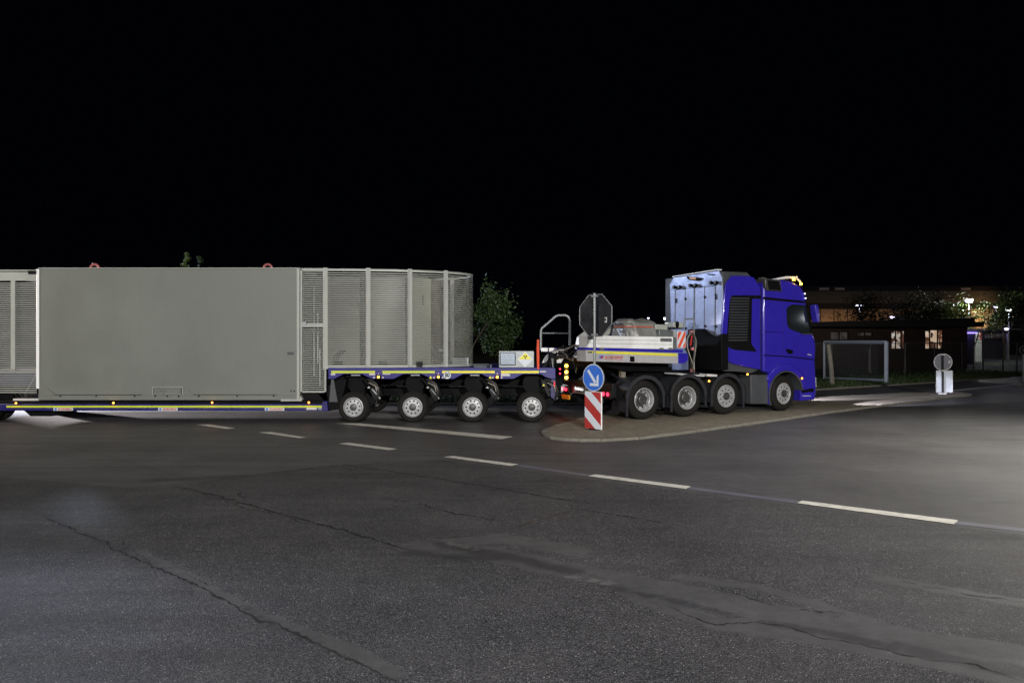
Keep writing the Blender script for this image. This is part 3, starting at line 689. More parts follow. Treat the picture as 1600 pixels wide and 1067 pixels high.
def make_wheel(parent, loc, Rr, wd, rr, style, yaw=0, side=1):
    key = (Rr, style)
    if key not in protos:
        t = wheel_proto(Rr, wd, rr, style).build('wheel', None)
        rm = mb('rim')
        if style == 'deep':
            rm.lathe([(rr + .004, .03), (rr + .008, .004), (rr - .006, -.002), (rr - .018, .012), (rr - .03, .045), (rr - .034, .11), (rr - .05, .125), (rr - .055, .19), (rr - .10, .21), (rr * .45, .20)], (0, 0, 0), 40)
            r2 = rm.build('rim', t)
            hb = mb('hub'); hb.lathe([(rr * .62, .20), (rr * .60, .15), (rr * .46, .13), (rr * .45, .06), (rr * .38, .045), (.001, .045)], (0, 0, 0), 28)
            hb.lathe([(rr * .2, .046), (rr * .18, .03), (.001, .03)], (0, 0, 0), 18)
            for i in range(10):
                a = i * .628; hb.m('steel').cyl((rr * .54 * math.cos(a), .12, rr * .54 * math.sin(a)), .014, .04, 'y', 8)
                hb.m('black').cyl((rr * .73 * math.cos(a + .3), .188, rr * .73 * math.sin(a + .3)), .024, .022, 'y', 10)
            hb.m('plate').cyl((rr * .3, .01, -rr * .72), .02, .06, 'y', 8)
            hb.build('hub', t)
        else:
            d = .02 if style == 'front' else .03
            rm.lathe([(rr + .004, .03), (rr + .008, .002), (rr - .008, -.004), (rr - .02, .012), (rr - .03, .06), (rr - .045, .062), (rr * .78, d), (rr * .50, d - .012), (rr * .36, d - .012), (rr * .355, d + .02), (.001, d + .02)], (0, 0, 0), 40)
            r2 = rm.build('rim', t)
            hb = mb('black')
            for i in range(10):
                a = i * .628 + .2
                hb.m('black').cyl((rr * .66 * math.cos(a), d - .012, rr * .66 * math.sin(a)), .021, .012, 'y', 10)
                if style == 'front': hb.m('steel').cyl((rr * .50 * math.cos(a + .31), d - .035, rr * .50 * math.sin(a + .31)), .014, .03, 'y', 6)
            hb.m('hub').lathe([(rr * .37, d + .01), (rr * .35, d - .04), (rr * .22, d - .055), (.001, d - .055)], (0, 0, 0), 24)
            if style == 'front':
                hb.m('black').lathe([(rr * .36, d - .0), (rr * .30, d - .045), (rr * .26, d - .06)], (0, 0, 0), 24)
            hb.build('hub', t)
        protos[key] = t; o = t
    else: o = copy_tree(protos[key])
    o.parent = parent; o.location = loc; o.rotation_euler = (0, rnd.uniform(0, 6), yaw if side > 0 else math.pi + yaw)
    return o
protos = {}

# ------------------------------------------------------------------ low bed trailer
TY = 16.8; T = Fr(0, TY, 0)
tr = thing('low_bed_trailer', 'blue low bed heavy haul trailer with yellow side stripes under the grey hood', 'trailer', (0, TY, 0))
TW = 3.1
def tz(py): return T.y(0, py)[1]
def tu(px): return T.y(px, 0)[0]
# bed
b_ = mb('navy'); b_.box(tu(-60), tu(506), .0, TW, tz(641.5), tz(631)); b_.m('black').box(tu(-60), tu(506), .03, TW - .03, tz(631) + .002, tz(626.5)); b_.build('bed', tr, bevel=.012)
mb('navy').prism(T.ys([(504, 627), (511, 627), (512.5, 642), (504, 642)]), -.01, TW).build('bed_end', tr, bevel=.01)
mb('black').prism(T.ys([(24, 642), (82, 642), (70, 652), (36, 652)]), .25, 1.2).build('landing_pad', tr, bevel=.02)
mb('lime').box(tu(10), tu(503), -.006, -.002, tz(636.7), tz(633.6)).build('side_stripe', tr)
def plate_txt(px0, px1, py0, py1):
    p = mb('plate').box(tu(px0), tu(px1), -.014, -.002, tz(py1), tz(py0)).build('name_plate', tr)
    cx, cz = (tu(px0) + tu(px1)) / 2, (tz(py0) + tz(py1)) / 2
    mb('signblue').prism([(tu(px0 + 1.5), cz - .026), (tu(px0 + 4.5), cz - .026), (tu(px0 + 5.5), cz + .026), (tu(px0 + 2.5), cz + .026)], -.017, -.0145).build('emblem', p)
    t = text('SCHEUERLE', 'lettering', 'red', p, (cx + .04, -.017, cz), .062, bold=.001, sx=1.0)
for a in (84, 247.5, 414): plate_txt(a, a + 30.5, 636.8, 641.4)
mb('plate').box(tu(479), tu(495), -.012, -.002, tz(640), tz(636.9)).build('type_plate', tr); mb('steel').box(tu(497), tu(503), -.012, -.002, tz(640), tz(636.9)).build('type_plate', tr)
def amber_lamp(parent, px, py, fr=T, v=0.0, r_=.022, par_name='marker_lamp'):
    u, z = fr.y(px, py, v)
    h = mb('black').box(u - r_ * 2, u + r_ * 2, v - .02, v - .001, z - r_ * 1.5, z + r_ * 1.5).build(par_name, parent)
    mb('amber').lathe([(.001, -.022), (r_ * .7, -.018), (r_, 0)], (u, v - .02, z), 12).build('lens', h)
    p = Vector((fr.o[0], fr.o[1], 0)) + Vector((fr.c, fr.s, 0)) * u + Vector((-fr.s, fr.c, 0)) * (v - .10)
    lamp('marker_light', 'POINT', (p.x, p.y, z), 0.3, (1, .36, .04), .02)
for a, b in ((26, 629.7), (178, 629.2), (332, 628.7), (483, 628.7)): amber_lamp(tr, a, b)
# neck between bed and module
mb('black').prism(T.ys([(493, 615), (528, 592), (540, 592), (536, 612), (527, 640), (508, 643), (504, 627)]), .1, TW - .1).build('neck', tr, bevel=.02)
mb('dgrey').prism(T.ys([(517, 593), (521, 593), (527, 628), (514, 628)]), .02, .09).build('neck_plate', tr)
mb('black').prism(T.ys([(467, 613), (508, 613), (511, 626), (470, 626)]), .1, TW - .1).build('neck_foot', tr)
# wheel module deck
lamps_x = [591.5, 685, 777]
bot = [(513, 592)]
arch = [551, 644, 738, 831]
prof = [(513, 574.5), (866, 574.5), (868, 577), (868, 591), (862, 592), (852, 589), (846, 585)]
for i in (3, 2, 1, 0):
    c = arch[i]
    prof += [(c + 14, 584.5), (c - 14, 584.5), (c - 22, 588.5), (c - 29, 592)]
    if i: prof += [(c - 93 + 32, 592), (c - 93 + 22, 588.5)]
prof += [(513, 592)]
mb('deckblue').prism(T.ys(prof), 0, TW).build('deck', tr, bevel=.008)
for a, b, m_ in ((517.5, 586, 'lime'), (597.5, 679.5, 'lime'), (691, 773, 'yellow'), (783, 842, 'yellow')):
    mb(m_).box(tu(a), tu(b), -.006, -.002, tz(583), tz(579.3)).build('side_stripe', tr)
mb('plate').box(tu(843.5), tu(853), -.006, -.002, tz(581.5), tz(579.5)).build('type_plate', tr)
for a, b, c, d in ((577, 586, 583.5, 586), (598, 610, 583.5, 585), (517, 524, 583.5, 586), (783, 797, 584, 587.5), (783, 794, 583.4, 584), (549, 563, 585.2, 587), (642, 656, 585.2, 587), (735, 749, 585.4, 587)):
    mb('plate' if c < 585 else 'steel').box(tu(a), tu(b), -.008, -.002, tz(d), tz(c)).build('type_plate', tr)
for a in lamps_x:
    amber_lamp(tr, a, 589, r_=.03)
    for q in (-7, 7): mb('plate').box(tu(a + q - 1), tu(a + q + 1), -.012, -.002, tz(591), tz(588.6)).build('reflector', tr)
    mb('plate').box(tu(a - .7), tu(a + .7), -.012, -.002, tz(584.5), tz(583)).build('reflector', tr)
for a in (672.8, 766, 575.0):
    if a > 600:
        w = mb('yellow').prism(T.ys([(a - 2.3, 591.3), (a + 2.3, 591.3), (a, 587)]), -.006, -.002).build('warning_triangle', tr)
# 80 sign
s80 = mb('black').cyl((tu(699), -.02, tz(586.2)), .096, .015, 'y', 28).build('speed_sign', tr)
mb('signwhite').cyl((tu(699), -.024, tz(586.2)), .09, .003, 'y', 28).build('sign_face', s80)
text('80', 'lettering', 'black', s80, (tu(699), -.029, tz(586.2)), .15, bold=.003, sx=.8)
# running gear
mb('black').box(tu(530), tu(866), .95, 2.15, tz(606.5), tz(591)).build('centre_beam', tr)
mb('black').box(tu(540), tu(845), 1.25, 1.85, tz(624), tz(612.5)).build('centre_beam', tr)
for i, c in enumerate(arch):
    u = tu(c); yc = (638, 637.5, 636.6, 636)[i]
    mb('black').cyl((u + .02, .35, tz(600)), .24, .5, 'y', 20).build('turntable', tr)
    mb('black').box(u - .16, u + .22, .4, .75, tz(622), tz(592)).build('suspension_column', tr, bevel=.02)
    for v in (.24, TW - .9):
        mb('black').prism(T.ys([(c + 14, 593), (c + 30, 592), (c + 42, 606), (c + 47, 618), (c + 36, 628), (c + 22, 641), (c + 14, 641), (c + 12, 633), (c + 28, 620), (c + 30, 612), (c + 16, 600)], .1), v, v + .16).build('suspension_arm', tr, bevel=.015)
        mb('matt').prism(T.ys([(c + 22, 603), (c + 30, 601), (c + 38, 619), (c + 32, 623)], .1), v - .03, v - .003).build('guard_plate', tr)
    cl = mb('steel').tube([(tu(c + 18), .18, tz(597)), (tu(c + 41), .18, tz(624))], .022, 8); cl.m('black').tube([(tu(c + 14), .18, tz(592)), (tu(c + 28), .18, tz(608))], .045, 10); cl.build('hydraulic_cylinder', tr)
    hs = mb('darkhose')
    for q in range(3): hs.tube([(tu(c + 20 + q * 3), .12, tz(592)), (tu(c + 33 + q * 2), .06, tz(600)), (tu(c + 39 + q), .05, tz(612)), (tu(c + 34 + q * 2), .1, tz(626))], .010, 6)
    hs.m('hose').tube([(tu(c + 24), .09, tz(598)), (tu(c + 35), .03, tz(603)), (tu(c + 37), .03, tz(612))], .008, 6); hs.build('brake_hose', tr)
    mb('plate').prism([(u + .33, tz(607)), (u + .41, tz(607)), (u + .37, tz(603.5))], .14, .145).build('warning_triangle', tr)
    z = T.y(c, yc)[1]
    ax = mb('black').cyl((u, .3, z), .1, TW - .6, 'y', 12).build('axle', tr)
    for v in (.06, .46): make_wheel(tr, (u, v, .378), .378, .24, .238, 'small')
    for v in (TW - .06, TW - .46): make_wheel(tr, (u, v, .378), .378, .24, .238, 'small', 0, -1)
# rear module at the left edge
mb('navy').box(tu(-60), tu(52), .25, TW, tz(603), tz(584)).build('rear_deck', tr, bevel=.01)
mb('plate').box(tu(-60), tu(56), .22, .8, tz(583.9), tz(576)).build('rear_crossbeam', tr, bevel=.01)
mb('black').box(tu(-60), tu(14), .15, TW, tz(628), tz(603)).build('rear_frame', tr)
mb('plate').box(tu(18), tu(58), .05, 1.2, tz(626), tz(623)).build('rear_step', tr)
hs = mb('darkhose'); r = random.Random(5)
for i in range(9):
    a = r.uniform(20, 40); hs.tube([(tu(a), .15, tz(622)), (tu(a + r.uniform(-6, 8)), .05 + r.random() * .1, tz(616)), (tu(a + r.uniform(4, 14)), .1, tz(610 + r.uniform(0, 8))), (tu(54), .2, tz(618))], .012, 6)
hs.m('steel').tube([(tu(34), .1, tz(616)), (tu(46), .1, tz(596)), (tu(52), .1, tz(584))], .012, 6); hs.build('brake_hose', tr)
for u_ in (-13.05,):
    for v in (.06, .46): make_wheel(tr, (u_, v, .378), .378, .24, .238, 'small')
    for v in (TW - .06, TW - .46): make_wheel(tr, (u_, v, .378), .378, .24, .238, 'small', 0, -1)
# small rack on the deck
rk = mb('steel')
P = [(739, 569.5), (764, 569.5), (764, 577)]
rk.tube([(tu(739), .08, tz(569.5)), (tu(764), .08, tz(569.5)), (tu(764), .08, tz(577))], .016, 6); rk.tube([(tu(767), .1, tz(570)), (tu(767), .1, tz(577))], .014, 6)
for yy in (572, 574.5): rk.tube([(tu(740), .12, tz(yy)), (tu(761), .12, tz(yy))], .022, 6)
rk.build('tube_rack', tr)
# orange marker post and front stanchion
mb('orange').tube([(tu(841), .02, tz(577)), (tu(840.5), .0, tz(545)), (tu(840.8), .02, tz(530.5))], [.033, .036, .026], 8).build('orange_marker', tr)

# ------------------------------------------------------------------ transport hood
hd = thing('transport_hood', 'long grey steel transport hood with slatted rounded ends on the low bed trailer', 'container', (0, TY, 0))
mb('hood').box(tu(60.5), tu(467), .0, TW, tz(625), tz(419.5)).build('body', hd, bevel=.012)
sp = mb('hood')
sp.box(tu(60.5), tu(467), -.012, -.002, tz(624.8), tz(617.5)); sp.prism(T.ys([(222, 617.3), (231, 607.5), (293, 607.5), (303, 617.3)]), -.014, -.002)
sp.prism(T.ys([(432, 617.3), (447, 607), (466, 607), (466, 617.3)]), -.014, -.002); sp.prism(T.ys([(61, 617.3), (61, 607), (76, 607), (86, 617.3)]), -.014, -.002)
sp.build('base_flange', hd)
dl = mb('black')
for a, b in (((86, 617), (222, 616.2)), ((303, 616.8), (432, 616.2))): dl.box(tu(a[0]), tu(b[0]), -.004, -.0015, tz(a[1] + .3), tz(a[1] - .6))
for x_ in (95, 151, 211, 243, 262, 280, 311, 371, 428, 455, 460): dl.cyl((tu(x_), -.03, tz(618.8 if x_ < 440 else 611)), .018, .02, 'y', 8)
dl.build('bolt_row', hd)
vt = mb('matt').box(tu(240), tu(285), -.020, -.0145, tz(616.3), tz(605.8)).build('vent', hd)
vs_ = mb('cage')
for i in range(6): vs_.box(tu(241), tu(284), -.024, -.021, tz(615.6 - i * 1.7), tz(614.9 - i * 1.7))
vs_.build('slats', vt)
mb('cage').prism(T.ys([(239, 617), (240, 617), (240, 605), (285, 605), (285, 617), (286, 617), (286, 604.3), (239, 604.3)]), -.022, -.0145).build('frame', vt)
mb('dgrey').box(tu(449), tu(459), -.008, -.002, tz(554.5), tz(550)).build('type_plate', hd)
mb('cage').box(tu(464), tu(468.3), -.02, .3, tz(625.5), tz(420)).build('edge_post', hd, bevel=.005)
mb('cage').prism(T.ys([(439, 626.5), (439, 623.5), (468, 623.5), (470, 618), (473, 624), (471, 626.5)]), -.022, .3).build('corner_foot', hd)
mb('whitepaint').cyl((tu(58.8), .03, tz(607)), .047, tz(420.5) - tz(607), 'z', 20).build('edge_post', hd)
mb('cage').box(tu(60), tu(468), .0, .04, tz(419.3), tz(418.3)).build('top_rail', hd)
for i, a in enumerate((128.5, 407)):
    l = mb('pink' ); ring = [(tu(a) + .115 * math.cos(t) , tz(419.3) + .01 + .145 * max(0, math.sin(t)) ) for t in [math.pi * q / 14 for q in range(15)]]
    inn = [(tu(a) + .065 * math.cos(t), tz(414.3) + .055 * math.sin(t)) for t in [2 * math.pi * q / 16 for q in range(16)]]
    l.tube([(p[0], .5, p[1]) for p in ring], .03, 8); l.m('steel').box(tu(a) - .2, tu(a) + .2, .35, .65, tz(419.3), tz(418.6)); l.m('pink').tube([(tu(a) - .11, .5, tz(419)), (tu(a) + .11, .5, tz(419))], .045, 8); l.build('lifting_lug', hd)
# slatted end: elliptical plan
def ell(t, a=3.55, bb=1.57, c0=-4.6, v0=1.6): return (c0 + a * math.sin(t), v0 - bb * math.cos(t))
def tcut(u): return math.asin(min(1, (u + 4.6) / 3.55))
zt_, zb_ = tz(419.6), tz(575.5)
def strip(path, z0, z1, th, m_):
    """upright band following a plan path"""
    b = m_; n = len(path); P = []
    for i, p in enumerate(path):
        q0, q1 = path[max(0, i - 1)], path[min(n - 1, i + 1)]; d = Vector((q1[0] - q0[0], q1[1] - q0[1])).normalized(); nn = (-d.y * th, d.x * th)
        P.append(((p[0], p[1]), (p[0] + nn[0], p[1] + nn[1])))
    vs = []; fs = []
    for (o, i_) in P: vs += [(o[0], o[1], z0), (o[0], o[1], z1), (i_[0], i_[1], z1), (i_[0], i_[1], z0)]
    for i in range(n - 1):
        for q in range(4): fs.append((i * 4 + q, i * 4 + (q + 1) % 4, i * 4 + 4 + (q + 1) % 4, i * 4 + 4 + q))
    fs += [(3, 2, 1, 0), tuple(4 * (n - 1) + q for q in range(4))]
    b.add(vs, fs)
ts = [tcut(tu(513)) if False else 0.0, tcut(-3.56), tcut(-2.56), tcut(-1.70)]
ts = ts + [math.pi / 2 + .0] + [math.pi - t for t in reversed(ts)]
PIT = .0528
for a, b in zip(ts[:-1], ts[1:]):
    path = [ell(a + (b - a) * i / 8) for i in range(9)]; sl = mb('slat'); sh_ = .019 if (a + b) / 2 < math.pi / 2 else .008
    z = zb_ + .07
    while z < zt_ - .10: strip(path, z, z + sh_, .022, sl); z += PIT
    strip(path, z + .01, zt_ - .05, .004, sl)
    sl.build('slats', hd, smooth=0)
fullp = [ell(math.pi * i / 48) for i in range(49)]
q = mb('cage'); strip(fullp, zt_ - .055, zt_, .05, q); q.build('top_rail', hd)
q = mb('cage'); strip(fullp, zb_, zb_ + .06, .05, q); q.build('bottom_rail', hd)
for i, t_ in enumerate(ts):
    if i == 4: continue
    p = ell(t_); o = Vector((math.sin(t_) / 3.55, -math.cos(t_) / 1.57)).normalized()
    mb('post').tube([(p[0] + o.x * .01, p[1] + o.y * .01, zb_ - .02), (p[0] + o.x * .01, p[1] + o.y * .01, zt_ + .02)], .058, 4).build('cage_post', hd)
# straight slatted gate between body and rounded end, both sides
for v in (.03, TW - .03):
    sgn = 1 if v < 1 else -1
    zlo, zhi = tz(612), tz(422); fr = mb('cage'); ua, ub = tu(470.5), tu(508)
    for u_ in (ua, ub): fr.box(u_ - .02, u_ + .02, v - .025 * sgn, v + .025 * sgn, zlo, zhi)
    for z_ in (zlo, tz(507), tz(509.5), zhi): fr.box(ua + .021, ub - .021, v - .022, v + .022, z_ - .02, z_ + .02)
    g_ = fr.build('gate', hd)
    sl = mb('cage'); z = zlo + .05
    while z < zhi - .03: sl.box(ua, ub, v + .024, v + .034, z, z + .018); z += PIT
    sl.build('slats', g_)
    if v < 1: mb('steel').box(ua + .02, ua + .13, v - .05, v - .026, tz(508), tz(503)).build('lock', g_)
mb('cage').box(tu(468), tu(513), .0, .06, tz(420.6), tz(419.2)).build('top_rail', hd)
# things behind the gate
q = mb('cage')
for px, a, b in ((478, 445, 590), (484, 488, 570), (487.5, 545, 606)): q.tube([(tu(px), .7, tz(a)), (tu(px), .7, tz(b))], .02, 6)
q.build('inner_rod', hd)
q = mb('dgrey').box(tu(466), tu(513), 2.2, 2.3, tz(622), tz(425)); q.box(tu(490), tu(500), .8, 1.2, tz(572), tz(552)); q.build('inner_bulkhead', hd)
# inner shield visible through the slats
zs0, zs1 = tz(573), tz(431)
def panel(path, name='inner_shield', m_='shield', z0=zs0, z1=zs1):
    q = mb(m_); strip(path, z0, z1, .05, q); q.build(name, hd)
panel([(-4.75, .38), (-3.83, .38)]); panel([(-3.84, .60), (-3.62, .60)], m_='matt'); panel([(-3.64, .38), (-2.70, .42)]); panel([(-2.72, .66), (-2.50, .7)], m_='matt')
panel([(-2.58, .42), (-2.3, .56), (-2.08, .74)], m_='shieldlit'); panel([(-2.06, .95), (-1.88, 1.25), (-1.88, 1.4)], m_='wood')
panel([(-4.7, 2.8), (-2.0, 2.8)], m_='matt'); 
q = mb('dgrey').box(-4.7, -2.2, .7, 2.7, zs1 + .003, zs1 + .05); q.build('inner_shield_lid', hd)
q = mb('matt'); q.box(tu(656.3) , tu(657.3), .50, .52, tz(475), tz(459)); 
q.box(tu(648), tu(658), .30, .32, tz(573), tz(566)); q.build('bracket', hd)
q = mb('black')
for i in range(3): q.tube([(tu(516 + i * 3), .22, tz(572)), (tu(519 + i * 4), .22, tz(556)), (tu(529 + i * 4), .22, tz(547.5))], .012, 6)
q.box(tu(519), tu(531), .2, .3, tz(571), tz(565)); q.box(tu(589), tu(602), .2, .3, tz(571), tz(565)); q.build('cable_bracket', hd)
q = mb('steel').box(tu(700), tu(727), 1.2, 1.9, tz(578), tz(561)); q.box(tu(678), tu(693), 1.0, 1.3, tz(549), tz(546)); q.build('end_fitting', hd)
# left slatted end
for v in (.04, TW - .04):
    sl = mb('cage'); z = tz(614); ua, ub = tu(-330), tu(55.5)
    while z < tz(440): sl.box(ua, ub, v, v + .012, z, z + .022); z += PIT
    g_ = sl.build('slats', hd)
    fr = mb('cage'); fr.box(ua, ub, v - .03, v - .002, tz(438.5), tz(425)); fr.box(tu(16.3), tu(22.8), v - .03, v - .002, tz(578), tz(438.6)); fr.box(ua, ub, v - .02, v - .002, tz(423.5), tz(421.5)); fr.build('cage_frame', hd)
mb('black').box(tu(45), tu(56), -.03, .0, tz(428.5), tz(423)).build('corner_block', hd)


mb('matt').box(-18.5, -13.0, .5, 2.7, 1.36, 3.62).build('inner_shield', hd)  # rest of the load, added here to block the flood light
# ------------------------------------------------------------------ placard box on the deck
pb = thing('placard_box', 'grey metal box with raised number plate and yellow radiation diamond', 'box', (tu(807), TY + .04, tz(574.5)))
def L2(px, py): return (tu(px) - tu(807), tz(py) - tz(574.5))
def L2s(p): return [L2(*a) for a in p]
mb('steel').prism(L2s([(779.5, 548.3), (834.5, 548.3), (834.5, 576 - 1.5 - .1), (779.5, 574.4 - .0)]), 0, .45).build('casing', pb, bevel=.008)
q = mb('unplate').prism(L2s([(782, 551.5), (804.5, 551.5), (804.5, 569.5), (782, 569.5)]), -.035, -.012).build('number_plate', pb, bevel=.006)
mb('matt').prism(L2s([(781, 550.8), (805.6, 550.8), (805.6, 570.6), (781, 570.6)]), -.011, -.002).build('plate_backing', q)
c_ = L2(793.2, 556); text('UN', 'lettering', 'steel', q, (c_[0], -.040, c_[1]), .13, ext=.006, sx=1); c_ = L2(793.2, 564.3); text('3328', 'lettering', 'steel', q, (c_[0], -.040, c_[1]), .13, ext=.006, sx=1)
dc = L2(820.6, 561.6); s_ = .195
dm = mb('signwhite').prism([(dc[0] - s_, dc[1]), (dc[0], dc[1] - s_), (dc[0] + s_, dc[1]), (dc[0], dc[1] + s_)], -.016, -.002).build('radiation_placard', pb)
s2 = .165
mb('yellow').prism([(dc[0] - s2, dc[1] + .003), (dc[0] + s2, dc[1] + .003), (dc[0], dc[1] + s2)], -.019, -.0165).build('yellow_half', dm)
tf = mb('black')
for a in (90 - 120 + 60, 150, 270):
    cz = dc[1] + .062; pts = []
    for i in range(7): t = R(a - 30 + 60 * i / 6); pts.append((dc[0] + .048 * math.cos(t), cz + .048 * math.sin(t)))
    for i in range(7): t = R(a + 30 - 60 * i / 6); pts.append((dc[0] + .013 * math.cos(t), cz + .013 * math.sin(t)))
    tf.prism(pts, -.022, -.0195)
tf.cyl((dc[0], -.022, dc[1] + .062), .009, .003, 'y', 12); tf.build('trefoil', dm)

# ------------------------------------------------------------------ heavy tractor
YA = math.atan2(2.11, 4.31); K = Fr(3.31, 16.97, YA)
tk = thing('heavy_tractor', 'blue four axle heavy haulage tractor with tall silver cab back standing on the island', 'truck', (3.31, 16.97, 0), YA)
BW = 2.5
def kp(name, pts, v0, v1, m_, bevel=0, parent=None, vref=None):
    return mb(m_).prism(K.ys(pts, v0 if vref is None else vref), v0, v1).build(name, parent or tk, bevel=bevel)
# cab front
cabp = [(1193, 441), (1195, 435), (1215, 436.5), (1236, 439), (1250, 446), (1254.5, 452), (1258, 460), (1260, 473), (1264, 490), (1270.5, 522), (1274, 531), (1275.3, 545), (1274, 562), (1275, 584), (1276, 607), (1275, 619), (1273, 625), (1252, 626.5), (1251.5, 606), (1249.5, 596), (1247, 588), (1242, 581), (1235, 577.8), (1226, 576.3), (1217, 578.5), (1210.5, 583.5), (1207, 583), (1193, 581)]
kp('cab_body', cabp, 0, BW, 'blue', bevel=.05)
# wheel arch lip, body side seams
cx_, cz_ = K.y(1226.5, 616); WR = .483
def arc(c, r0, r1, a0, a1, n=18):
    return [(c[0] + r1 * math.cos(R(a0 + (a1 - a0) * i / n)), c[1] + r1 * math.sin(R(a0 + (a1 - a0) * i / n))) for i in range(n + 1)] + [(c[0] + r0 * math.cos(R(a1 - (a1 - a0) * i / n)), c[1] + r0 * math.sin(R(a1 - (a1 - a0) * i / n))) for i in range(n + 1)]
mb('blue').prism(arc((cx_, cz_), .66, .86, 12, 150), -.05, .3).build('wheel_arch', tk, bevel=.03)
mb('dgrey').prism(arc((cx_, cz_), .63, .66, 8, 205), -.06, .35).build('arch_lip', tk)
mb('black').prism(arc((cx_, cz_), .30, .64, 0, 180), .36, .5).build('arch_liner', tk)
def seam(pts, w_=.012, v=-.003, m_='black', name='body_seam', parent=None):
    P = [K.y(a, b) for a, b in pts]; q = mb(m_)
    for a, b in zip(P[:-1], P[1:]):
        q.tube([(a[0], v, a[1]), (b[0], v, b[1])], w_, 6)
    return q.build(name, parent or tk)
seam([(1193.5, 554.8), (1230, 557), (1252, 559.5), (1273.5, 562)], .016)
seam([(1194, 518), (1224, 520)], .007); seam([(1224, 470), (1224, 556)], .004, m_='navy')
kp('roof_band', [(1194, 464), (1259, 470.5), (1260.5, 474), (1194, 468)], -.012, .2, 'black')
# side window
wn = kp('side_window', [(1229, 483), (1232, 479), (1237.5, 475.8), (1258, 476.5), (1261.5, 480), (1268, 521), (1266, 522.2), (1253, 521), (1237, 515.5), (1231.5, 511), (1229.5, 503)], -.006, .02, 'glass')
kp('window_frame', [(1258, 476), (1261.8, 480), (1269.5, 521.5), (1267, 521.5)], -.016, -.007, 'black', parent=wn)
kp('window_sill', [(1253, 520.6), (1269.5, 520.8), (1270, 522.8), (1253, 522.4)], -.02, -.007, 'hub', parent=wn)
# mirror
mi = kp('mirror', [(1264, 477), (1267, 476), (1269, 480), (1271, 498), (1270, 504), (1267.5, 504), (1265, 490)], -.22, -.03, 'blue', bevel=.015, vref=0)
kp('door_handle', [(1228, 547), (1231, 545), (1238, 547), (1240, 550), (1237, 553), (1232, 552.5)], -.02, -.002, 'black', bevel=.005)
kp('emblem', [(1262, 553), (1268, 554.3), (1268, 555.2), (1262, 554.2)], -.008, -.002, 'plate')
kp('headlamp', [(1270, 593), (1275.2, 589), (1276, 604), (1272, 609)], .08, .55, 'plate', bevel=.01)
ent = kp('entry_step', [(1252.5, 605), (1257, 609), (1268, 606.5), (1272, 606), (1271, 613), (1266, 612), (1253, 614)], -.01, .1, 'black')
kp('bumper_trim', [(1254, 617.8), (1267, 618), (1267, 618.9), (1254, 618.8)], -.012, -.002, 'plate')
# roof side lamp box and snorkel
rb = kp('roof_deflector', [(1195.5, 436), (1197, 434.7), (1219, 437.5), (1222.5, 455.3), (1199, 454), (1196, 449)], -.06, .35, 'hub', bevel=.02)
kp('deflector_window', [(1199.5, 437.5), (1217.5, 439.8), (1220.3, 453.5), (1201.5, 452.5)], -.068, -.061, 'black', parent=rb)
u_, z_ = K.y(1187, 441, .3); sn = mb('hub').lathe([(.001, .12), (.10, .12), (.11, .10), (.11, -.06), (.08, -.10), (.001, -.10)], (u_, .2, z_), 20, 'z'); sn.m('black').tube([(u_ + .02, .2, z_ - .1), (u_ + .06, .15, z_ - .35)], .05, 10); sn.build('air_snorkel', tk)
pp = mb('blue')
a, b = K.y(1191.3, 450, .1), K.y(1190.5, 580, .1); pp.tube([(a[0], .1, a[1]), (b[0], .1, b[1])], .022, 8); pp.m('black').tube([(a[0] - .05, .14, a[1]), (b[0] - .05, .14, b[1])], .05, 8); pp.build('riser_pipe', tk)
# rear tower: body + blue side fairing + louvre
kp('tower_body', [(1129, 424), (1167.5, 425.5), (1173, 431.5), (1189, 452), (1189, 585), (1129, 578)], .06, BW - .06, 'dgrey', bevel=.02)
fair = [(1143, 432.2), (1144.5, 430.7), (1170, 431), (1178.5, 433.5), (1182, 440), (1188.5, 449), (1188.5, 577.5), (1165, 573.3), (1145, 568), (1134, 562.5), (1129.5, 555), (1127.5, 515), (1130, 490), (1131, 468), (1134, 444), (1138, 437.8)]
ff = kp('side_fairing', fair, -.0, .055, 'blue', bevel=.02)
lv = kp('louvre_panel', [(1144.5, 461.5), (1141, 466), (1137.5, 500), (1136, 530), (1138, 541), (1142, 545), (1150, 547), (1182.5, 549.5), (1174, 536.5), (1174.5, 500), (1175, 470), (1176.5, 466.3), (1188.5, 467), (1188.5, 461.5)], -.006, -.001, 'black')
q = mb('dgrey')
for i in range(16):
    yy = 465.5 + i * 4.35; xl = 1141.0 - i * .27; xr = 1169.8 - i * .2
    a = K.y(xl, yy); b = K.y(xr, yy); h_ = .034
    q.add([(a[0], -.012, a[1] - h_), (b[0], -.012, b[1] - h_), (b[0], -.045, b[1] + .004), (a[0], -.045, a[1] + .004), (a[0], -.010, a[1] + .012), (b[0], -.010, b[1] + .012)], [(0, 1, 2, 3), (3, 2, 5, 4), (0, 3, 4), (1, 5, 2)])
q.m('black'); a, b = K.y(1170.5, 464), K.y(1166.8, 536); q.tube([(a[0], -.015, a[1]), (b[0], -.015, b[1])], .018, 6)
q.m('blue'); 
q.build('louvre_slats', lv)
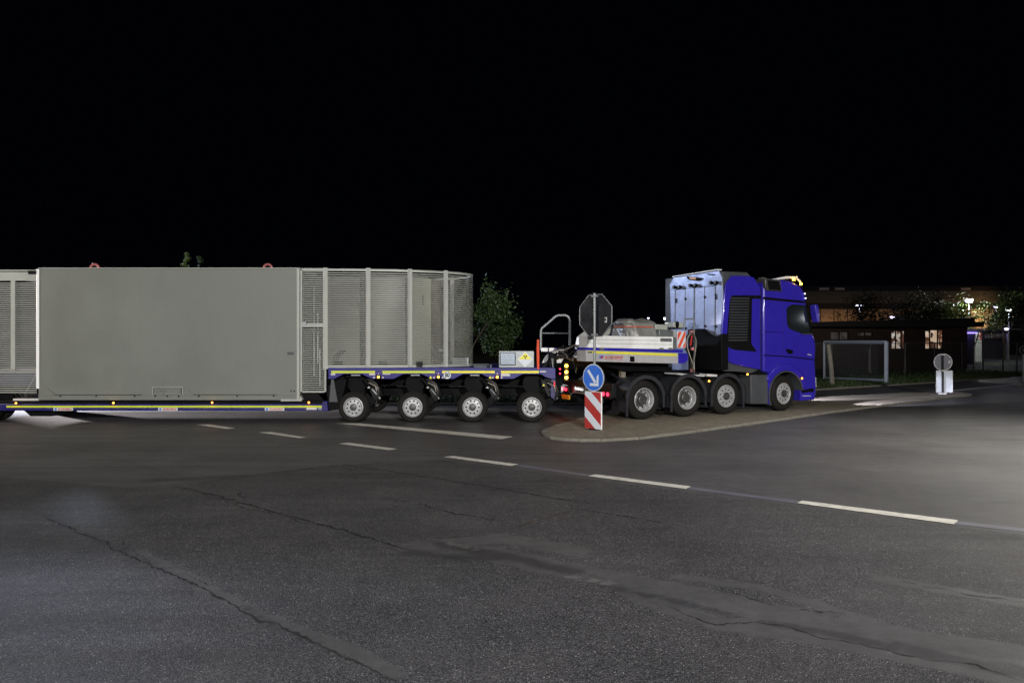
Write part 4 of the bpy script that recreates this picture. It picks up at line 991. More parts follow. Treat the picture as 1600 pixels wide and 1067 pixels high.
# silver back wall (plane u = UB)
UB = K.y(1129, 480, .1)[0] - .05
BP = lambda P, u=UB: K.xs(P, u)
bk = mb('alu').prism(BP([(1046.4, 444.5), (1053, 432.8), (1122.5, 422), (1128, 433.7), (1129, 476), (1128.5, 578), (1050, 578), (1047.4, 474)]), UB, UB + .045, 'x').build('back_wall', tk, bevel=.006)
mb('dgrey').prism(BP([(1048, 446), (1054, 434.5), (1123, 424), (1127.5, 433.7), (1128, 578), (1050, 578)]), UB + .05, UB + .5, 'x').build('cab_back_box', tk, bevel=.02)
mb('whitepaint').prism(BP([(1052.5, 433.3), (1053.5, 431.8), (1123.5, 420.6), (1123, 422.3)]), UB - .06, UB + .1, 'x').build('top_edge', tk)
def bl(a, b, w_, m_='hub', name='door_seam', par=bk):
    p, q_ = K.x(*a, UB - .006), K.x(*b, UB - .006); return mb(m_).tube([(UB - .003, p[0], p[1]), (UB - .003, q_[0], q_[1])], w_, 5).build(name, par)
for x_, y0_, y1_, w_ in ((1055, 452.5, 508, .012), (1070.5, 451, 520, .007), (1084.8, 449, 515, .018), (1100.6, 448, 524, .008), (1117.5, 446.5, 526, .014)): bl((x_, y0_), (x_ - .5, y1_), w_)
bl((1055, 452.8), (1117.5, 446.3), .008)
for x_, y_ in ((1055.5, 468), (1055.5, 471.5), (1070, 467), (1100.3, 464), (1117.5, 461), (1117.8, 465.5), (1070.5, 513), (1101, 509.5), (1117.5, 510)):
    p = K.x(x_, y_, UB - .03); mb('matt').box(UB - .03, UB - .004, p[0] - .02, p[0] + .02, p[1] - .035, p[1] + .035).build('door_latch', bk, bevel=.004)
for x_, y_ in ((1057.2, 448.7), (1082, 446), (1114.3, 441.8)):
    wl = mb('black')
    for s_ in (-4.2, 4.2): p = K.x(x_ + s_, y_ - s_ * .02, UB - .08); wl.lathe([(.001, -.05), (.045, -.045), (.055, 0), (.04, .05), (.001, .06)], (UB - .06, p[0], p[1]), 14, 'x'); wl.m('hub').cyl((UB - .118, p[0], p[1]), .038, .01, 'x', 14); wl.m('black')
    p = K.x(x_, y_ + 1, UB - .04); wl.box(UB - .06, UB - .004, p[0] - .12, p[0] + .12, p[1] - .018, p[1] + .018); wl.build('work_lamp', tk)
q = mb('black').prism(BP([(1073, 431.8), (1096, 434.2), (1093.5, 437.5), (1089, 439), (1078, 437.5), (1074.5, 435.5)], UB - .04), UB - .05, UB - .003, 'x').build('rear_beacon_housing', tk)
mb('amberglass').prism(BP([(1076.5, 433), (1087, 434), (1086.5, 436.8), (1078, 435.8)], UB - .06), UB - .06, UB - .051, 'x').build('amber_lens', q)
mb('black').prism(BP([(1105, 427.5), (1115.5, 428.5), (1113, 430), (1107, 429.6)], UB - .03), UB - .04, UB - .003, 'x').build('vent_slot', tk)
# dark panel in place of the gooseneck's shadow low on the back wall
kb = mb('black').prism(BP([(1074.5, 515), (1092, 513.5), (1096, 517), (1103, 523), (1113, 526), (1119, 525), (1127.3, 521), (1127.3, 578), (1075, 578)], UB - .25), UB - .25, UB - .01, 'x').build('back_shadow_panel', tk, bevel=.02)
# chassis
q = mb('black'); q.box(-.75, 4.3, .62, 1.02, .62, .92); q.box(-.75, 4.3, 1.48, 1.88, .62, .92); q.box(-.8, -.72, .1, 2.4, .55, .85); q.box(2.5, 3.7, .4, 2.1, .45, 1.15); q.box(.2, 1.6, .75, 1.75, .93, 1.2); q.build('chassis', tk)
q = mb('matt'); q.box(-.95, -.81, .05, 2.45, .62, .98); q.build('rear_crossmember', tk, bevel=.02)
q = mb('steel')
gp_ = [(.72, .66)]
for i in range(14): gp_ += [(.75 + i * .08, .66), (.75 + i * .08, .82), (.79 + i * .08, .82), (.79 + i * .08, .66)]
q.prism(gp_ + [(1.9, .66), (1.9, .63), (.72, .63)], -.968, -.953, 'x')
q.build('rear_grating', tk)
for v0, v1, pxs in ((.04, .46, ((957, 616), (970.5, 617.5))), (2.04, 2.44, ((893.3, 606.5), (900, 607)))):
    h = mb('matt').box(-1.0, -.952, v0, v1, .60, .80).build('tail_lamp', tk, bevel=.01)
    for q_ in (.28, .72): vv = v0 + (v1 - v0) * q_; mb('redlight').cyl((-1.02, vv, .71), .045 if v0 < 1 else .042, .018, 'x', 14).build('red_lens', h)
    p = Vector(K.o + (0,)) + Vector((K.c, K.s, 0)) * -1.15 + Vector((-K.s, K.c, 0)) * ((v0 + v1) / 2)
    lamp('tail_light', 'POINT', (p.x, p.y, .7), 0.9, (1, .05, .06), .05)
mb('amberglass').box(-1.01, -.96, 2.0, 2.4, .44, .56).build('number_plate_lamp', tk, bevel=.01)
for fx in (-.02, 1.34):
    pass
W_ = [(1008, 624.5), (1077, 621.8), (1140.4, 619.5), (1226.4, 616)]
wu = []
for i, (a, b) in enumerate(W_):
    u, z = K.y(a, b); u = (0.0, 1.36, 2.68, 4.80)[i]; wu.append(u); zc = IZ + .487
    st = 'deep' if i < 2 else 'front'; yw = R(5) if i == 3 else 0
    make_wheel(tk, (u, .03, zc), .49, .30, .29, st, yw)
    make_wheel(tk, (u, BW - .03, zc), .49, .30, .29, st, yw, -1)
    if i < 2:
        make_wheel(tk, (u, .37, zc), .49, .30, .29, st); make_wheel(tk, (u, BW - .37, zc), .49, .30, .29, st, 0, -1)
    mb('black').cyl((u, .4, zc), .09, BW - .8, 'y', 12).build('axle', tk)
zc = IZ + .487
def mudguard(u, a0, a1, r0=.545, flap_l=None, flap_r=None, wd=.68):
    q = mb('fender'); q.prism(arc((u, zc), r0, r0 + .022, a0, a1, 24), .0, wd); q.prism(arc((u, zc), r0 - .02, r0 + .075, a0, a1, 24), -.03, .0 - .001)
    for s_, f_ in ((1, flap_r), (-1, flap_l)):
        if f_ is not None:
            an = a0 if s_ > 0 else a1
            x_ = u + (r0 + .02) * math.cos(R(an)); z_ = zc + (r0) * math.sin(R(an)); q.box(x_ - .03, x_ + .03, -.028, .0, f_, z_ + .02); q.box(x_ - .012, x_ + .012, .001, wd - .05, f_ + .1, z_)
    return q.build('mudguard', tk, smooth=30)
mudguard(wu[0], 10, 172, flap_l=.16, flap_r=.34); mudguard(wu[1], 6, 170, flap_l=.22, flap_r=.3); mudguard(wu[2], -2, 170, r0=.54, flap_l=.3, flap_r=.2)
for u in wu[:3]:
    q = mb('fender'); q.prism(arc((u, zc), .545, .567, 5, 172, 16), BW - .68, BW); q.build('mudguard', tk)
# top plates over the guards
kp('catwalk', [(1062, 583), (1103, 586.5), (1103, 588.5), (1062, 585.5)], .05, .6, 'plate', vref=0); kp('catwalk', [(1105, 584), (1120.5, 585), (1120.5, 588.5), (1105, 588)], .0, .3, 'plate', vref=0)
kp('side_box', [(1130, 578), (1130, 563), (1137, 569), (1156, 574.5), (1170, 577.5), (1170, 580), (1130, 580)], .02, .5, 'dgrey', vref=0)
kp('side_tank', [(1172.2, 585.6), (1199, 585.6), (1199.5, 631), (1172.5, 631)], -.02, .55, 'dgrey', bevel=.02, vref=0)
kp('side_skirt', [(1199.3, 585.5), (1208.5, 586), (1203, 600), (1201.5, 616), (1201.5, 631), (1199.6, 631)], -.02, .3, 'blue', vref=0)
kp('rear_lower_body', [(1189, 577), (1193, 581), (1207, 584), (1199, 585.4), (1172, 585.4), (1180, 581)], .05, 2.4, 'black', vref=0)
for a, b in ((1107, 595.3), (1167, 584.8)): amber_lamp(tk, a, b, K, -.02, .026, 'side_lamp')
amber_lamp(tk, 1252, 591, K, -.05, .026, 'side_lamp')
# roof beacon bar
u_, z_ = K.y(1240, 438, .35); tb_ = mb('whitepaint')
a = K.y(1214, 436, .3); b = K.y(1228, 433.3, .3); c = K.y(1243, 433.5, .3); d = K.y(1250, 440, .3)
for v in (.3, 1.25, 2.2): tb_.tube([(a[0], v, a[1]), (b[0], v, b[1]), (c[0], v, c[1]), (d[0], v, d[1])], .03, 8)
tb_.tube([(c[0], .25, c[1]), (c[0], 2.25, c[1])], .03, 8); tb_.build('roof_light_bar', tk)
for vv, px, py in ((.25, 1251.5, 443.5), (.25, 1240, 436.5), (1.2, 1241, 439)):
    q = K.y(px, py, vv); o = mb('black').cyl((q[0], vv, q[1] - .09), .055, .05, 'z', 14).build('beacon', tk)
    mb('yellowlight').lathe([(.034, -.04), (.036, .015), (.02, .035), (.001, .04)], (q[0], vv, q[1]), 14, 'z').build('beacon_dome', o)
q = K.y(1249, 440, .2); p = Vector(K.o + (0,)) + Vector((K.c, K.s, 0)) * q[0] + Vector((-K.s, K.c, 0)) * .0
lamp('beacon_light', 'POINT', (p.x, p.y - .05, q[1] + .12), 3, (1, .5, .04), .05)
for px, py in ((1257.2, 459), (1258.3, 466)): q = K.y(px, py, -.01); mb('whitelight').cyl((q[0], -.03, q[1]), .012, .02, 'y', 8).build('clearance_lamp', tk)
# headlights
for v in (.35, 2.15):
    p = Vector(K.o + (0,)) + Vector((K.c, K.s, 0)) * 6.35 + Vector((-K.s, K.c, 0)) * v
    tgt = Vector((p.x, p.y, .78)) + Vector((K.c, K.s, 0)) * 10 + Vector((0, 0, -1.75)) + Vector((-K.s, K.c, 0)) * .25
    lamp('headlight', 'SPOT', (p.x, p.y, .78), 3000, (.85, .82, 1.0), .05, tuple(tgt), 21.5, .3)

# ------------------------------------------------------------------ gooseneck with its boxes over the rear axles
gn = thing('gooseneck', 'white and blue gooseneck with side boxes and yellow stripe over the rear tractor axles', 'gooseneck', (3.31, 16.97, 0), YA)
def gpz(name, pts, v0, v1, m_, bevel=0, parent=None, vref=0.0): return mb(m_).prism(K.ys(pts, vref), v0, v1).build(name, parent or gn, bevel=bevel)
ds = gpz('drop_side', [(916, 524.3), (1051, 526.4), (1051, 545.8), (916, 542.8)], -.02, .34, 'whitepaint', bevel=.006)
q = mb('steel')
for yy in (530.3, 536.3):
    a, b = K.y(917, yy), K.y(1050, yy + 2.1); q.tube([(a[0], -.021, a[1]), (b[0], -.021, b[1])], .004, 4)
q.build('board_joint', ds)
gpz('side_rail', [(914, 543), (1066, 546.5), (1066, 551), (914, 546.8)], -.03, .36, 'blue', bevel=.005)
sb = gpz('side_box', [(915, 547), (1059, 551.3), (1059, 568.2), (915, 564.5)], -.02, .40, 'boxgrey', bevel=.008)
gpz('side_stripe', [(918, 548.3), (1056.5, 552.8), (1056.5, 556.3), (918, 551.4)], -.026, -.021, 'yellow', parent=sb)
gpz('front_block', [(1059.3, 551.3), (1075, 552), (1075, 563), (1070, 567.5), (1059.3, 568)], -.0, 2.2, 'blue', bevel=.01)
gpz('latch', [(983.5, 556.7), (990.3, 557), (990.3, 565.3), (983.5, 565)], -.03, -.021, 'black', parent=sb)
for a in (939, 1032, 1046): gpz('hinge', [(a - 3, 543.5), (a + 3, 543.6), (a + 3, 547), (a - 3, 546.8)], -.05, -.031, 'steel')
gpz('type_plate', [(1031, 528.2), (1048.5, 528.6), (1048.5, 534), (1031, 533.5)], -.03, -.021, 'steel', parent=ds)
gpz('type_plate', [(918, 525.5), (927, 525.7), (927, 530.5), (918, 530.3)], -.03, -.021, 'steel', parent=ds)
gpz('end_cap', [(1051.2, 527), (1056, 527), (1056, 546), (1051.2, 545.8)], -.025, .34, 'steel')
# emblem + lettering
def frt(s, px0, px1, py0, py1, name, m_, par, size=None):
    p, q_ = K.y(px0, py0), K.y(px1, py1); L_ = q_[0] - p[0]; hgt = p[1] - K.y(px0, py1)[1]
    o = text(s, name, m_, par, (p[0], -.026, q_[1] + hgt * .28), 1, ext=.002, shear=.25, bold=.012, center=False)
    w0 = o.dimensions.x; 
    me_ = o.data; xs_ = [v.co.x for v in me_.vertices]; ys_ = [v.co.y for v in me_.vertices]; w0 = max(xs_) - min(xs_); h0 = max(ys_) - min(ys_)
    for v in me_.vertices: v.co.x = (v.co.x - min(xs_)) * L_ / w0; v.co.y = (v.co.y - min(ys_)) * hgt * .74 / h0; v.co.z *= 1
    return o
frt('SCHEUERLE', 944, 972.5, 556, 561.5, 'lettering', 'red', sb)
gpz('underline', [(944, 560.9), (972.3, 562), (972.3, 562.6), (944, 561.5)], -.025, -.021, 'red', parent=sb)
e1 = K.y(939, 557.8)
gpz('emblem', [(936, 556), (942, 555.2), (942, 556.8), (937.5, 557.6), (941, 558), (940, 560.8), (936.2, 560.8), (938.6, 559.4), (935.5, 558.8)], -.025, -.021, 'signblue', parent=sb)
gpz('emblem', [(937.5, 557.2), (942.2, 556.8), (940.8, 559.6), (938, 560)], -.028, -.0255, 'red', parent=sb)
gpz('reflector_patch', [(917.5, 549), (924.5, 549.2), (924.5, 551.5), (917.5, 551.2)], -.029, -.0265, 'hub', parent=sb)
# inner body
gpz('neck_body', [(936, 526), (958, 509), (1027, 512), (1050, 528), (1050, 560), (930, 560)], 1.0, 2.1, 'cage', bevel=.02, vref=1.0)
gpz('neck_underside', [(930, 560.5), (1050, 560.5), (1040, 580), (975, 580), (940, 570)], .5, 2.0, 'black', vref=.5)
gpz('support_leg', [(970.5, 566), (977.5, 566), (977.5, 590), (970.5, 590)], .6, .7, 'wood', vref=.6)
gpz('opening', [(950, 524), (966, 512.5), (975, 512.5), (968, 524)], .98, .998, 'navy', vref=.98)
# upright cabinet, boxes, chevron
gpz('cabinet', [(1031, 516), (1057, 516.5), (1057, 527), (1050.5, 527), (1031, 526.5)], .02, .5, 'steel', bevel=.01)
gpz('cabinet', [(1052, 516.3), (1056.5, 516.5), (1056.5, 546), (1056.1, 546)], .0, .4, 'cage')
p0, p1 = K.y(1056.8, 543.5), K.y(1070.3, 517.5); rc = (p0[0], p1[0], p0[1], p1[1])
cv = mb('signwhite').box(rc[0], rc[1], -.03, -.01, rc[2], rc[3]).build('chevron_board', gn)
st = mb('orange'); wd_ = .09; hh = rc[3] - rc[2]; ww = rc[1] - rc[0]
for i in range(-3, 5):
    x_ = rc[0] + i * .17; pl = clip([(x_, rc[2]), (x_ + wd_, rc[2]), (x_ + wd_ + hh * .55, rc[3]), (x_ + hh * .55, rc[3])], (rc[0] + .012, rc[1] - .012, rc[2] + .012, rc[3] - .012))
    if len(pl) > 2: st.prism(pl, -.034, -.0305)
st.build('red_stripes', cv)
gpz('valve_box', [(1028, 506.5), (1047, 507), (1048, 516), (1028.5, 515)], .1, .6, 'cage', bevel=.02)
vb = gpz('valve_box', [(1052.3, 503.2), (1067.5, 503.7), (1067.5, 512.5), (1052.3, 511.5)], .1, .45, 'cage', bevel=.012, vref=0.1)
q = mb('black')
for yy in (505.5, 508.5): a = K.y(1058.5, yy, .09); q.lathe([(.001, -.012), (.05, -.010), (.06, 0)], (a[0], .098, a[1]), 14); 
q.build('valve_opening', vb)
gpz('bracket_plate', [(1049, 512), (1071, 512.5), (1071, 514), (1049, 513.5)], .05, .5, 'matt')
# rail hoop
def kt(pts, v, rad, m_, name, par=gn, n=8):
    q = mb(m_); q.tube([(K.y(a, b, v)[0], v, K.y(a, b, v)[1]) for a, b in pts], rad, n); return q.build(name, par)
kt([(1069, 512), (1069, 499), (1070, 498.3), (1083.5, 498.3), (1084.5, 499.5), (1084.5, 582)], .4, .018, 'galv', 'rail_hoop')
# coiled hoses
q = mb('hose'); r = random.Random(9)
for i in range(6):
    P = []; cxp = 1079.5 + r.uniform(-1, 1); wx = 7.5 + r.uniform(-2, 1.2); top = 519 + r.uniform(0, 2); bot_ = 575 + r.uniform(-3, 3)
    P = [(1084, 581), (cxp + 3, bot_), (cxp + wx, 545 + r.uniform(-6, 6)), (cxp + wx, 530), (cxp + 1, top), (cxp - wx, 528), (cxp - wx - r.uniform(0, 2), 541), (cxp - 1, 560), (cxp + 4, bot_), (1084, 581)]
    sp_ = []
    for j in range(len(P) - 1):
        p_1, p0_, p1_, p2_ = P[max(j - 1, 0)], P[j], P[j + 1], P[min(j + 2, len(P) - 1)]
        for s_ in range(5):
            t = s_ / 5; f_ = lambda a, b, c, d: .5 * (2 * b + (c - a) * t + (2 * a - 5 * b + 4 * c - d) * t * t + (3 * b - a - 3 * c + d) * t ** 3)
            sp_.append((f_(p_1[0], p0_[0], p1_[0], p2_[0]), f_(p_1[1], p0_[1], p1_[1], p2_[1])))
    v = .3 + i * .03; q.m('hose' if i % 3 else 'darkhose'); q.tube([(K.y(a, b, v)[0], v, K.y(a, b, v)[1]) for a, b in sp_], .014, 7)
q.m('pink'); 
for a, b in ((1084, 519), (1086, 545), (1085.5, 579)): u, z = K.y(a, b, .3); q.lathe([(.06, -.04), (.065, 0), (.06, .04)], (u - .02, .37, z), 10, 'z')
q.m('red'); kt_ = [K.y(1081, 524, .25), K.y(1079, 540, .25)]; q.tube([(kt_[0][0], .25, kt_[0][1]), (kt_[1][0], .25, kt_[1][1])], .02, 6)
q.build('hose_coil', gn)
# coupling zone towards the trailer: beam, cylinders, hoses in world-ish trailer frame
cz = thing('coupling_frame', 'dark hydraulic coupling with loose hoses and amber lamp column behind the blue arrow sign', 'coupling', (0, TY, 0))
G = Fr(0, TY, 0)
def cp(name, pts, v0, v1, m_, bevel=0): return mb(m_).prism(G.ys(pts, v0), v0, v1).build(name, cz, bevel=bevel)
cp('neck_beam', [(845, 542), (905, 546), (905, 552), (880, 552), (845, 550)], .9, 2.0, 'navy', .01)
cp('white_box', [(845.5, 543.5), (856, 543.5), (856, 549), (845.5, 549)], .86, .895, 'whitepaint'); cp('white_box', [(858, 543.5), (866, 543.5), (864, 548), (858, 549)], .86, .895, 'whitepaint')
cp('white_panel', [(847, 567), (851, 558), (857, 552.5), (859, 553), (859, 560), (853, 566.5)], .95, 1.1, 'whitepaint'); cp('white_panel', [(870, 552), (880, 551), (882, 560), (876, 567), (870, 567)], .95, 1.1, 'whitepaint')
cp('white_panel', [(850, 573), (858, 569), (858, 590), (852, 590)], .95, 1.1, 'unplate')
cp('vertical_link', [(858, 550), (868, 552), (867, 600), (866, 622), (858, 622), (857, 600)], .4, .8, 'black', .02)
cp('lower_bracket', [(861, 592), (868, 592), (868, 626), (860, 620)], .1, .5, 'navy', .01)
cp('lower_bracket', [(845, 596), (853, 594), (862, 618), (856, 621)], .1, .4, 'matt', .02)
w = cp('warning_plate', [(846, 594), (853, 594), (853, 603), (847, 604)], .05, .09, 'matt')
q = mb('yellow').prism(G.ys([(847.5, 603), (851.5, 603), (849.5, 599.3)], .04), .04, .049).build('warning_triangle', w)
q = mb('matt'); 
for a, b, rr in (((845, 577), (872, 556), .07), ((872, 556), (905, 552), .05)):
    A, B_ = G.y(*a, .7), G.y(*b, .7); q.tube([(A[0], .7, A[1]), (B_[0], .7, B_[1])], rr, 10)
q.build('push_arm', cz)
q = mb('hose'); r = random.Random(17)
def wob(pts, v, rad, m_):
    q.m(m_); q.tube([(G.y(a, b, v)[0], v + r.uniform(-.03, .03), G.y(a, b, v)[1]) for a, b in pts], rad, 6)
for i in range(7): y_ = r.uniform(-2, 3); wob([(858 + r.uniform(-1, 3), 560 + r.uniform(-6, 14)), (864, 549 + y_), (874, 546.5 + y_), (884, 545 + y_), (892, 541 + y_), (899, 538 + r.uniform(0, 3)), (906, 541 + r.uniform(-2, 5))], .5 + i * .06, .013, ('hose', 'darkhose', 'steel')[i % 3])
for i in range(5): wob([(905, 547 + i), (900 - i, 551 + i), (895, 558 + i), (896 - i, 564)], .6 + i * .05, .015, 'hose' if i % 2 else 'steel')
for i in range(5): wob([(878, 549), (885, 553 + i * 2), (890 + i, 560 + i), (897, 557), (908, 556)], .55 + i * .05, .012, 'hose' if i % 2 else 'darkhose')
for i in range(4): wob([(862 + i, 560), (866 - i, 585), (864 + i, 598), (866, 615)], .3 + i * .03, .011, 'darkhose' if i % 2 else 'steel')
for i in range(3): wob([(893, 558), (900, 575 + i * 4), (903, 566), (910, 560)], .7, .006, 'darkhose')
q.m('matt')
for i in range(12):
    a, b = r.uniform(865, 903), r.uniform(541, 552); u, z = G.y(a, b, .6); q.box(u - .03, u + .03, .55 + r.random() * .2, .7 + r.random() * .2, z - .03, z + .03)
q.build('hose_bundle', cz)
am = mb('matt').box(G.y(881.5, 0, 1.2)[0], G.y(888.5, 0, 1.2)[0], 1.2, 1.3, G.y(0, 595, 1.2)[1], G.y(0, 566, 1.2)[1]).build('lamp_column', cz)
for yy in (571.5, 581.2, 590):
    u, z = G.y(885, yy, 1.2); mb('yellowlight').lathe([(.001, -.03), (.035, -.022), (.045, 0)], (u, 1.199, z), 14).build('amber_lens', am)
    lamp('column_light', 'POINT', (u, TY + 1.05, z), 1.3, (1, .55, .05), .04)
for yy in (576.5, 583.5):
    u, z = G.y(875, yy, 1.2); mb('redlight').cyl((u, 1.19, z), .022, .02, 'y', 10).build('red_lens', am)
mb('redlight').box(G.y(865.5, 0, .1)[0], G.y(867, 0, .1)[0], .08, .098, G.y(0, 604, .1)[1], G.y(0, 597, .1)[1]).build('red_reflector', cz)  # glow in the material stands for light thrown back
amber_lamp(cz, 910.5, 560, G, .5, .03, 'side_lamp')
q = mb('galv'); q.tube([(G.y(a, b, .9)[0], .9, G.y(a, b, .9)[1]) for a, b in [(845, 546), (845, 517), (846.5, 513), (868, 494.5), (872, 492.7), (883, 492.4), (888, 495), (890.2, 500), (890.2, 540)]], .032, 10)
q.tube([(G.y(845, 0, .9)[0], .9, G.y(0, 520.5, .9)[1]), (G.y(890, 0, .9)[0], .9, G.y(0, 520.8, .9)[1])], .018, 8); q.build('guard_rail', cz)

# tarpaulin bundle
tp = mb('tarp'); r = random.Random(4); n = 40; rings = 13; vs = []; fs = []
ctr = K.y(998.5, 526.5, .3); zt2 = K.y(998, 500.5, .3)[1]; hw = (K.y(1024, 515, .5)[0] - K.y(974, 515, .5)[0]) / 2
for j in range(rings):
    t = j / (rings - 1); z = ctr[1] - .03 + (zt2 - ctr[1] + .03) * min(1, t * 1.12) + (.02 if t > .9 else 0)
    rad = (1.04 - .16 * t) if t < .55 else (1.0 if t < .78 else (.93 if t < .86 else (.78 if t < .93 else .42)))
    if abs(t - .58) < .05: rad = .90
    for i in range(n):
        a = 2 * math.pi * i / n; w_ = 1 + .075 * math.sin(a * 7 + j * .35 + math.sin(a * 3)) * (1 if t < .6 else .5) + .045 * math.sin(a * 15 + j * .8) + r.uniform(-.03, .03)
        ex = abs(math.cos(a)) ** .6 * math.copysign(1, math.cos(a)); ey = abs(math.sin(a)) ** .6 * math.copysign(1, math.sin(a))
        vs.append((ex * hw * rad * w_, ey * .42 * rad * w_, z - ctr[1] + r.uniform(-.015, .015) + (t > .5) * (.035 * math.sin(a * 2 + 1) + .02 * math.sin(a * 5))))
for j in range(rings - 1):
    for i in range(n): fs.append((j * n + i, j * n + (i + 1) % n, (j + 1) * n + (i + 1) % n, (j + 1) * n + i))
fs.append([(rings - 1) * n + i for i in range(n)])
tp.add(vs, fs)
wp = Vector(K.o + (0,)) + Vector((K.c, K.s, 0)) * ctr[0] + Vector((-K.s, K.c, 0)) * .50
tpo = thing('tarpaulin_bundle', 'crumpled grey tarpaulin tied with an orange strap on top of the gooseneck', 'tarpaulin', (wp.x, wp.y, ctr[1]), YA)
so = tp.build('cover', tpo, smooth=80); sd = so.modifiers.new('s', 'SUBSURF'); sd.levels = 1; sd.render_levels = 1
q = mb('orange'); P = []
for i in range(n + 1):
    a = 2 * math.pi * i / n; ex = abs(math.cos(a)) ** .6 * math.copysign(1, math.cos(a)); ey = abs(math.sin(a)) ** .6 * math.copysign(1, math.sin(a)); P.append((ex * hw * .98, ey * .42 * .98, (zt2 - ctr[1]) * .60))
q.tube(P, .012, 6); q.build('strap', tpo)

# ------------------------------------------------------------------ signs
def sign_frame(bx_, by_, yaw, z):
    Y = (H - z) * F / (by_ - CY); return Fr((bx_ - CX) / F * Y, Y, yaw)
S = sign_frame(929, 671, R(-47), IZ)
sg = thing('island_sign', 'pole with octagon back, blue arrow disc and red white striped board', 'traffic sign', (S.o[0], S.o[1], IZ), R(-47))
def sz(p): return [(a, b - IZ) for a, b in p]
pole = mb('galv').cyl((0, 0, 0), .03, S.y(929, 459, 0)[1] - IZ, 'z', 14); pole.lathe([(.001, .01), (.031, .01), (.031, 0)], (0, 0, S.y(929, 459)[1] - IZ), 14, 'z'); pole.build('pole', sg)
oc = [(918.5, 461), (940.5, 461), (955.5, 481), (955.5, 506), (941, 525), (920, 525), (906.5, 504), (906.5, 481)]
ce = S.y(931, 493, .06); Ro = .46
ocp = [(ce[0] + Ro / math.cos(R(22.5)) * math.cos(R(22.5 + 45 * i)), ce[1] - IZ + Ro / math.cos(R(22.5)) * math.sin(R(22.5 + 45 * i))) for i in range(8)]
st_ = mb('signback').prism(ocp, .045, .06).build('octagon_sign', sg)
q = mb('galv')
for i in range(8): a, b = ocp[i], ocp[(i + 1) % 8]; q.tube([(a[0], .045, a[1]), (b[0], .045, b[1])], .011, 6)
q.build('sign_rim', st_)
for zz in (S.y(929, 463)[1], S.y(929, 523)[1]): mb('galv').box(-.07, .07, -.036, .044, zz - IZ - .02, zz - IZ + .02).build('clamp', sg, bevel=.006)
pk_ = S.y(946.5, 499.5, .04); q = mb('plate'); q.box(pk_[0] - .03, pk_[0] + .03, .040, .0445, pk_[1] - IZ - .06, pk_[1] - IZ + .05); q.m('matt').box(pk_[0] - .025, pk_[0] + .01, .037, .0395, pk_[1] - IZ - .03, pk_[1] - IZ + .03); q.build('sticker', st_)
bc = S.y(927.5, 590, -.05); rB = .302
bs = mb('galv').cyl((bc[0], -.06, bc[1] - IZ), rB, .02, 'y', 48).build('arrow_disc', sg, bevel=.004)
mb('signwhite').cyl((bc[0], -.064, bc[1] - IZ), rB - .006, .003, 'y', 48).build('white_border', bs); mb('signblue').cyl((bc[0], -.067, bc[1] - IZ), rB - .022, .0025, 'y', 48).build('blue_field', bs)
def ar(p): return [(bc[0] + a * rB, bc[1] - IZ + b * rB) for a, b in p]
q = mb('signwhite')
q.prism(ar([(-.56, .47), (-.40, .60), (.30, -.27), (.14, -.42)]), -.0705, -.068); q.prism(ar([(-.30, -.40), (-.12, -.40), (.34, -.40), (.34, -.12), (.34, .10), (.52, .26), (.52, -.60), (-.30, -.60)]), -.0735, -.071); q.build('arrow', bs)
r0 = S.y(914.6, 668.5, -.05); r1 = S.y(940.6, 612.5, -.05); rc = (bc[0] - .265, bc[0] + .245, r0[1] - IZ, r1[1] - IZ)
rc = (r0[0], r1[0], rc[2], rc[3])
bb_ = mb('whitepaint').box(rc[0] - .0, rc[1], -.075, -.035, rc[2], rc[3]).build('striped_board', sg, bevel=.008)
mb('signred').box(rc[0] + .008, rc[1] - .008, -.0785, -.0755, rc[2] + .008, rc[3] - .008).build('red_field', bb_)
q = mb('signwhite'); ww = rc[1] - rc[0]; hh = rc[3] - rc[2]; sl_ = hh * .50 / ww
rin = (rc[0] + .01, rc[1] - .01, rc[2] + .01, rc[3] - .01); bh = hh * .26
for zc_ in (rc[2] + hh * (1.0 + .18) + .0, rc[2] + hh * .60):
    pl = clip([(rc[0], zc_), (rc[0], zc_ - bh), (rc[1], zc_ - bh - sl_ * ww), (rc[1], zc_ - sl_ * ww)], rin)
    if len(pl) > 2: q.prism(pl, -.082, -.079)
q.build('white_stripes', bb_)
ft = mb('matt'); ft.box(-.10, .10, -.08, .05, .0, .03); ft.tube([(-.12, -.05, .01), (0, 0, .07), (.14, .02, .01)], .015, 6); ft.build('foot', sg)
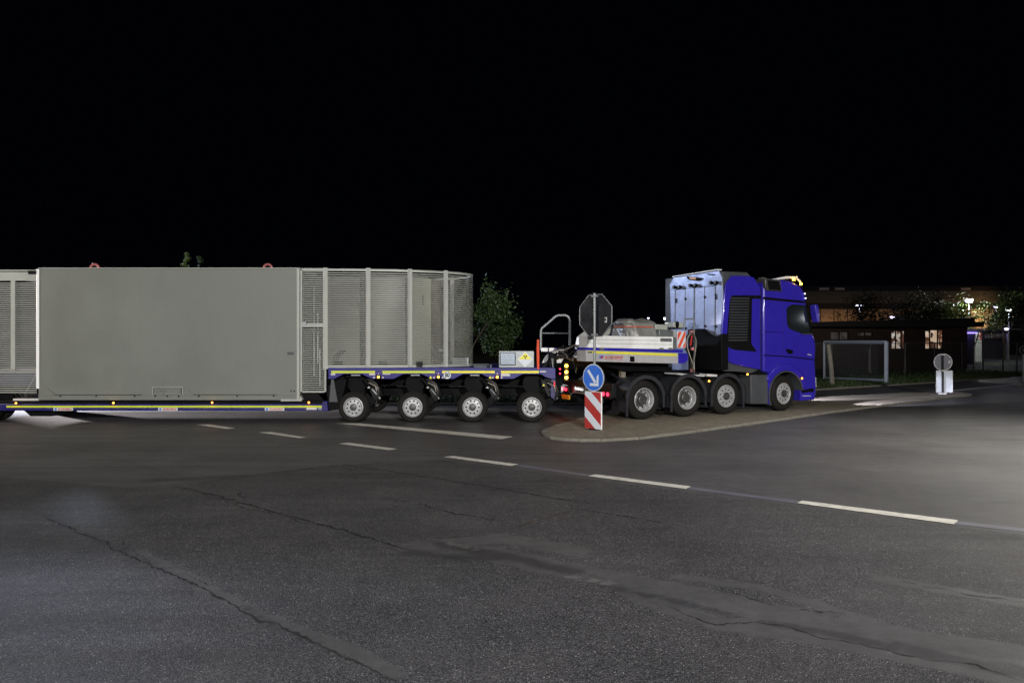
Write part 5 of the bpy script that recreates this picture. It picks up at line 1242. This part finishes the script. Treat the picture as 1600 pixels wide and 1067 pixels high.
# right sign
S2 = sign_frame(1473, 615.7, R(-8), IZ)
s2_ = thing('island_sign', 'pole at the far island tip with grey disc back above a glaring white board', 'traffic sign', (S2.o[0], S2.o[1], IZ), R(-8))
zt3 = S2.y(1473, 551.5)[1] - IZ
mb('matt').cyl((0, 0, 0), .035, zt3, 'z', 12).build('pole', s2_)
dc2 = S2.y(1473.5, 565.8, .05); q = mb('signgrey').cyl((dc2[0], .05, dc2[1] - IZ), .30, .015, 'y', 40).build('disc_sign', s2_)
mb('plate').lathe([(.295, -.004), (.31, -.012), (.32, 0), (.31, .02)], (dc2[0], .05, dc2[1] - IZ), 40).build('sign_rim', q)
a = S2.y(1483.5, 565.5, .045); mb('plate').box(a[0] - .025, a[0] + .025, .043, .049, a[1] - IZ - .05, a[1] - IZ + .05).build('sticker', q)
a, b = S2.y(1463, 612.5, .05), S2.y(1488, 579.3, .05)
bo = mb('signwhite').box(a[0], b[0], .04, .06, a[1] - IZ, b[1] - IZ).build('board', s2_, bevel=.006)
q = mb('plate'); za, zb2 = a[1] - IZ, b[1] - IZ
for p_, q_ in (((a[0], za), (b[0], za)), ((b[0], za), (b[0], zb2)), ((b[0], zb2), (a[0], zb2)), ((a[0], zb2), (a[0], za))): q.tube([(p_[0], .04, p_[1]), (q_[0], .04, q_[1])], .014, 6)
q.build('board_rim', bo)
for zz in (S2.y(1473, 554)[1], S2.y(1473, 579)[1]): mb('plate').box(-.07, .07, -.04, .04, zz - IZ - .02, zz - IZ + .02).build('clamp', s2_)
mb('plate').box(-.16, .10, -.10, .05, 0, .05).build('foot', s2_, bevel=.01)
# small round sign cut by the right edge
p = at(1599, 547, 34); rs = thing('round_sign', 'small round sign with pale rim cut by the right edge of the photo', 'traffic sign', (p[0], 34, 0))
mb('galv').cyl((0, 0, 0), .03, p[2] + .1, 'z', 10).build('pole', rs); q = mb('matt').cyl((0, -.05, p[2]), .22, .02, 'y', 28).build('disc', rs)
mb('galv').lathe([(.2, -.01), (.22, -.015), (.23, 0)], (0, -.05, p[2]), 28).build('rim', q); mb('signgrey').cyl((.04, -.056, p[2]), .12, .004, 'y', 20).build('symbol', q)
print('objects', len(bpy.data.objects))
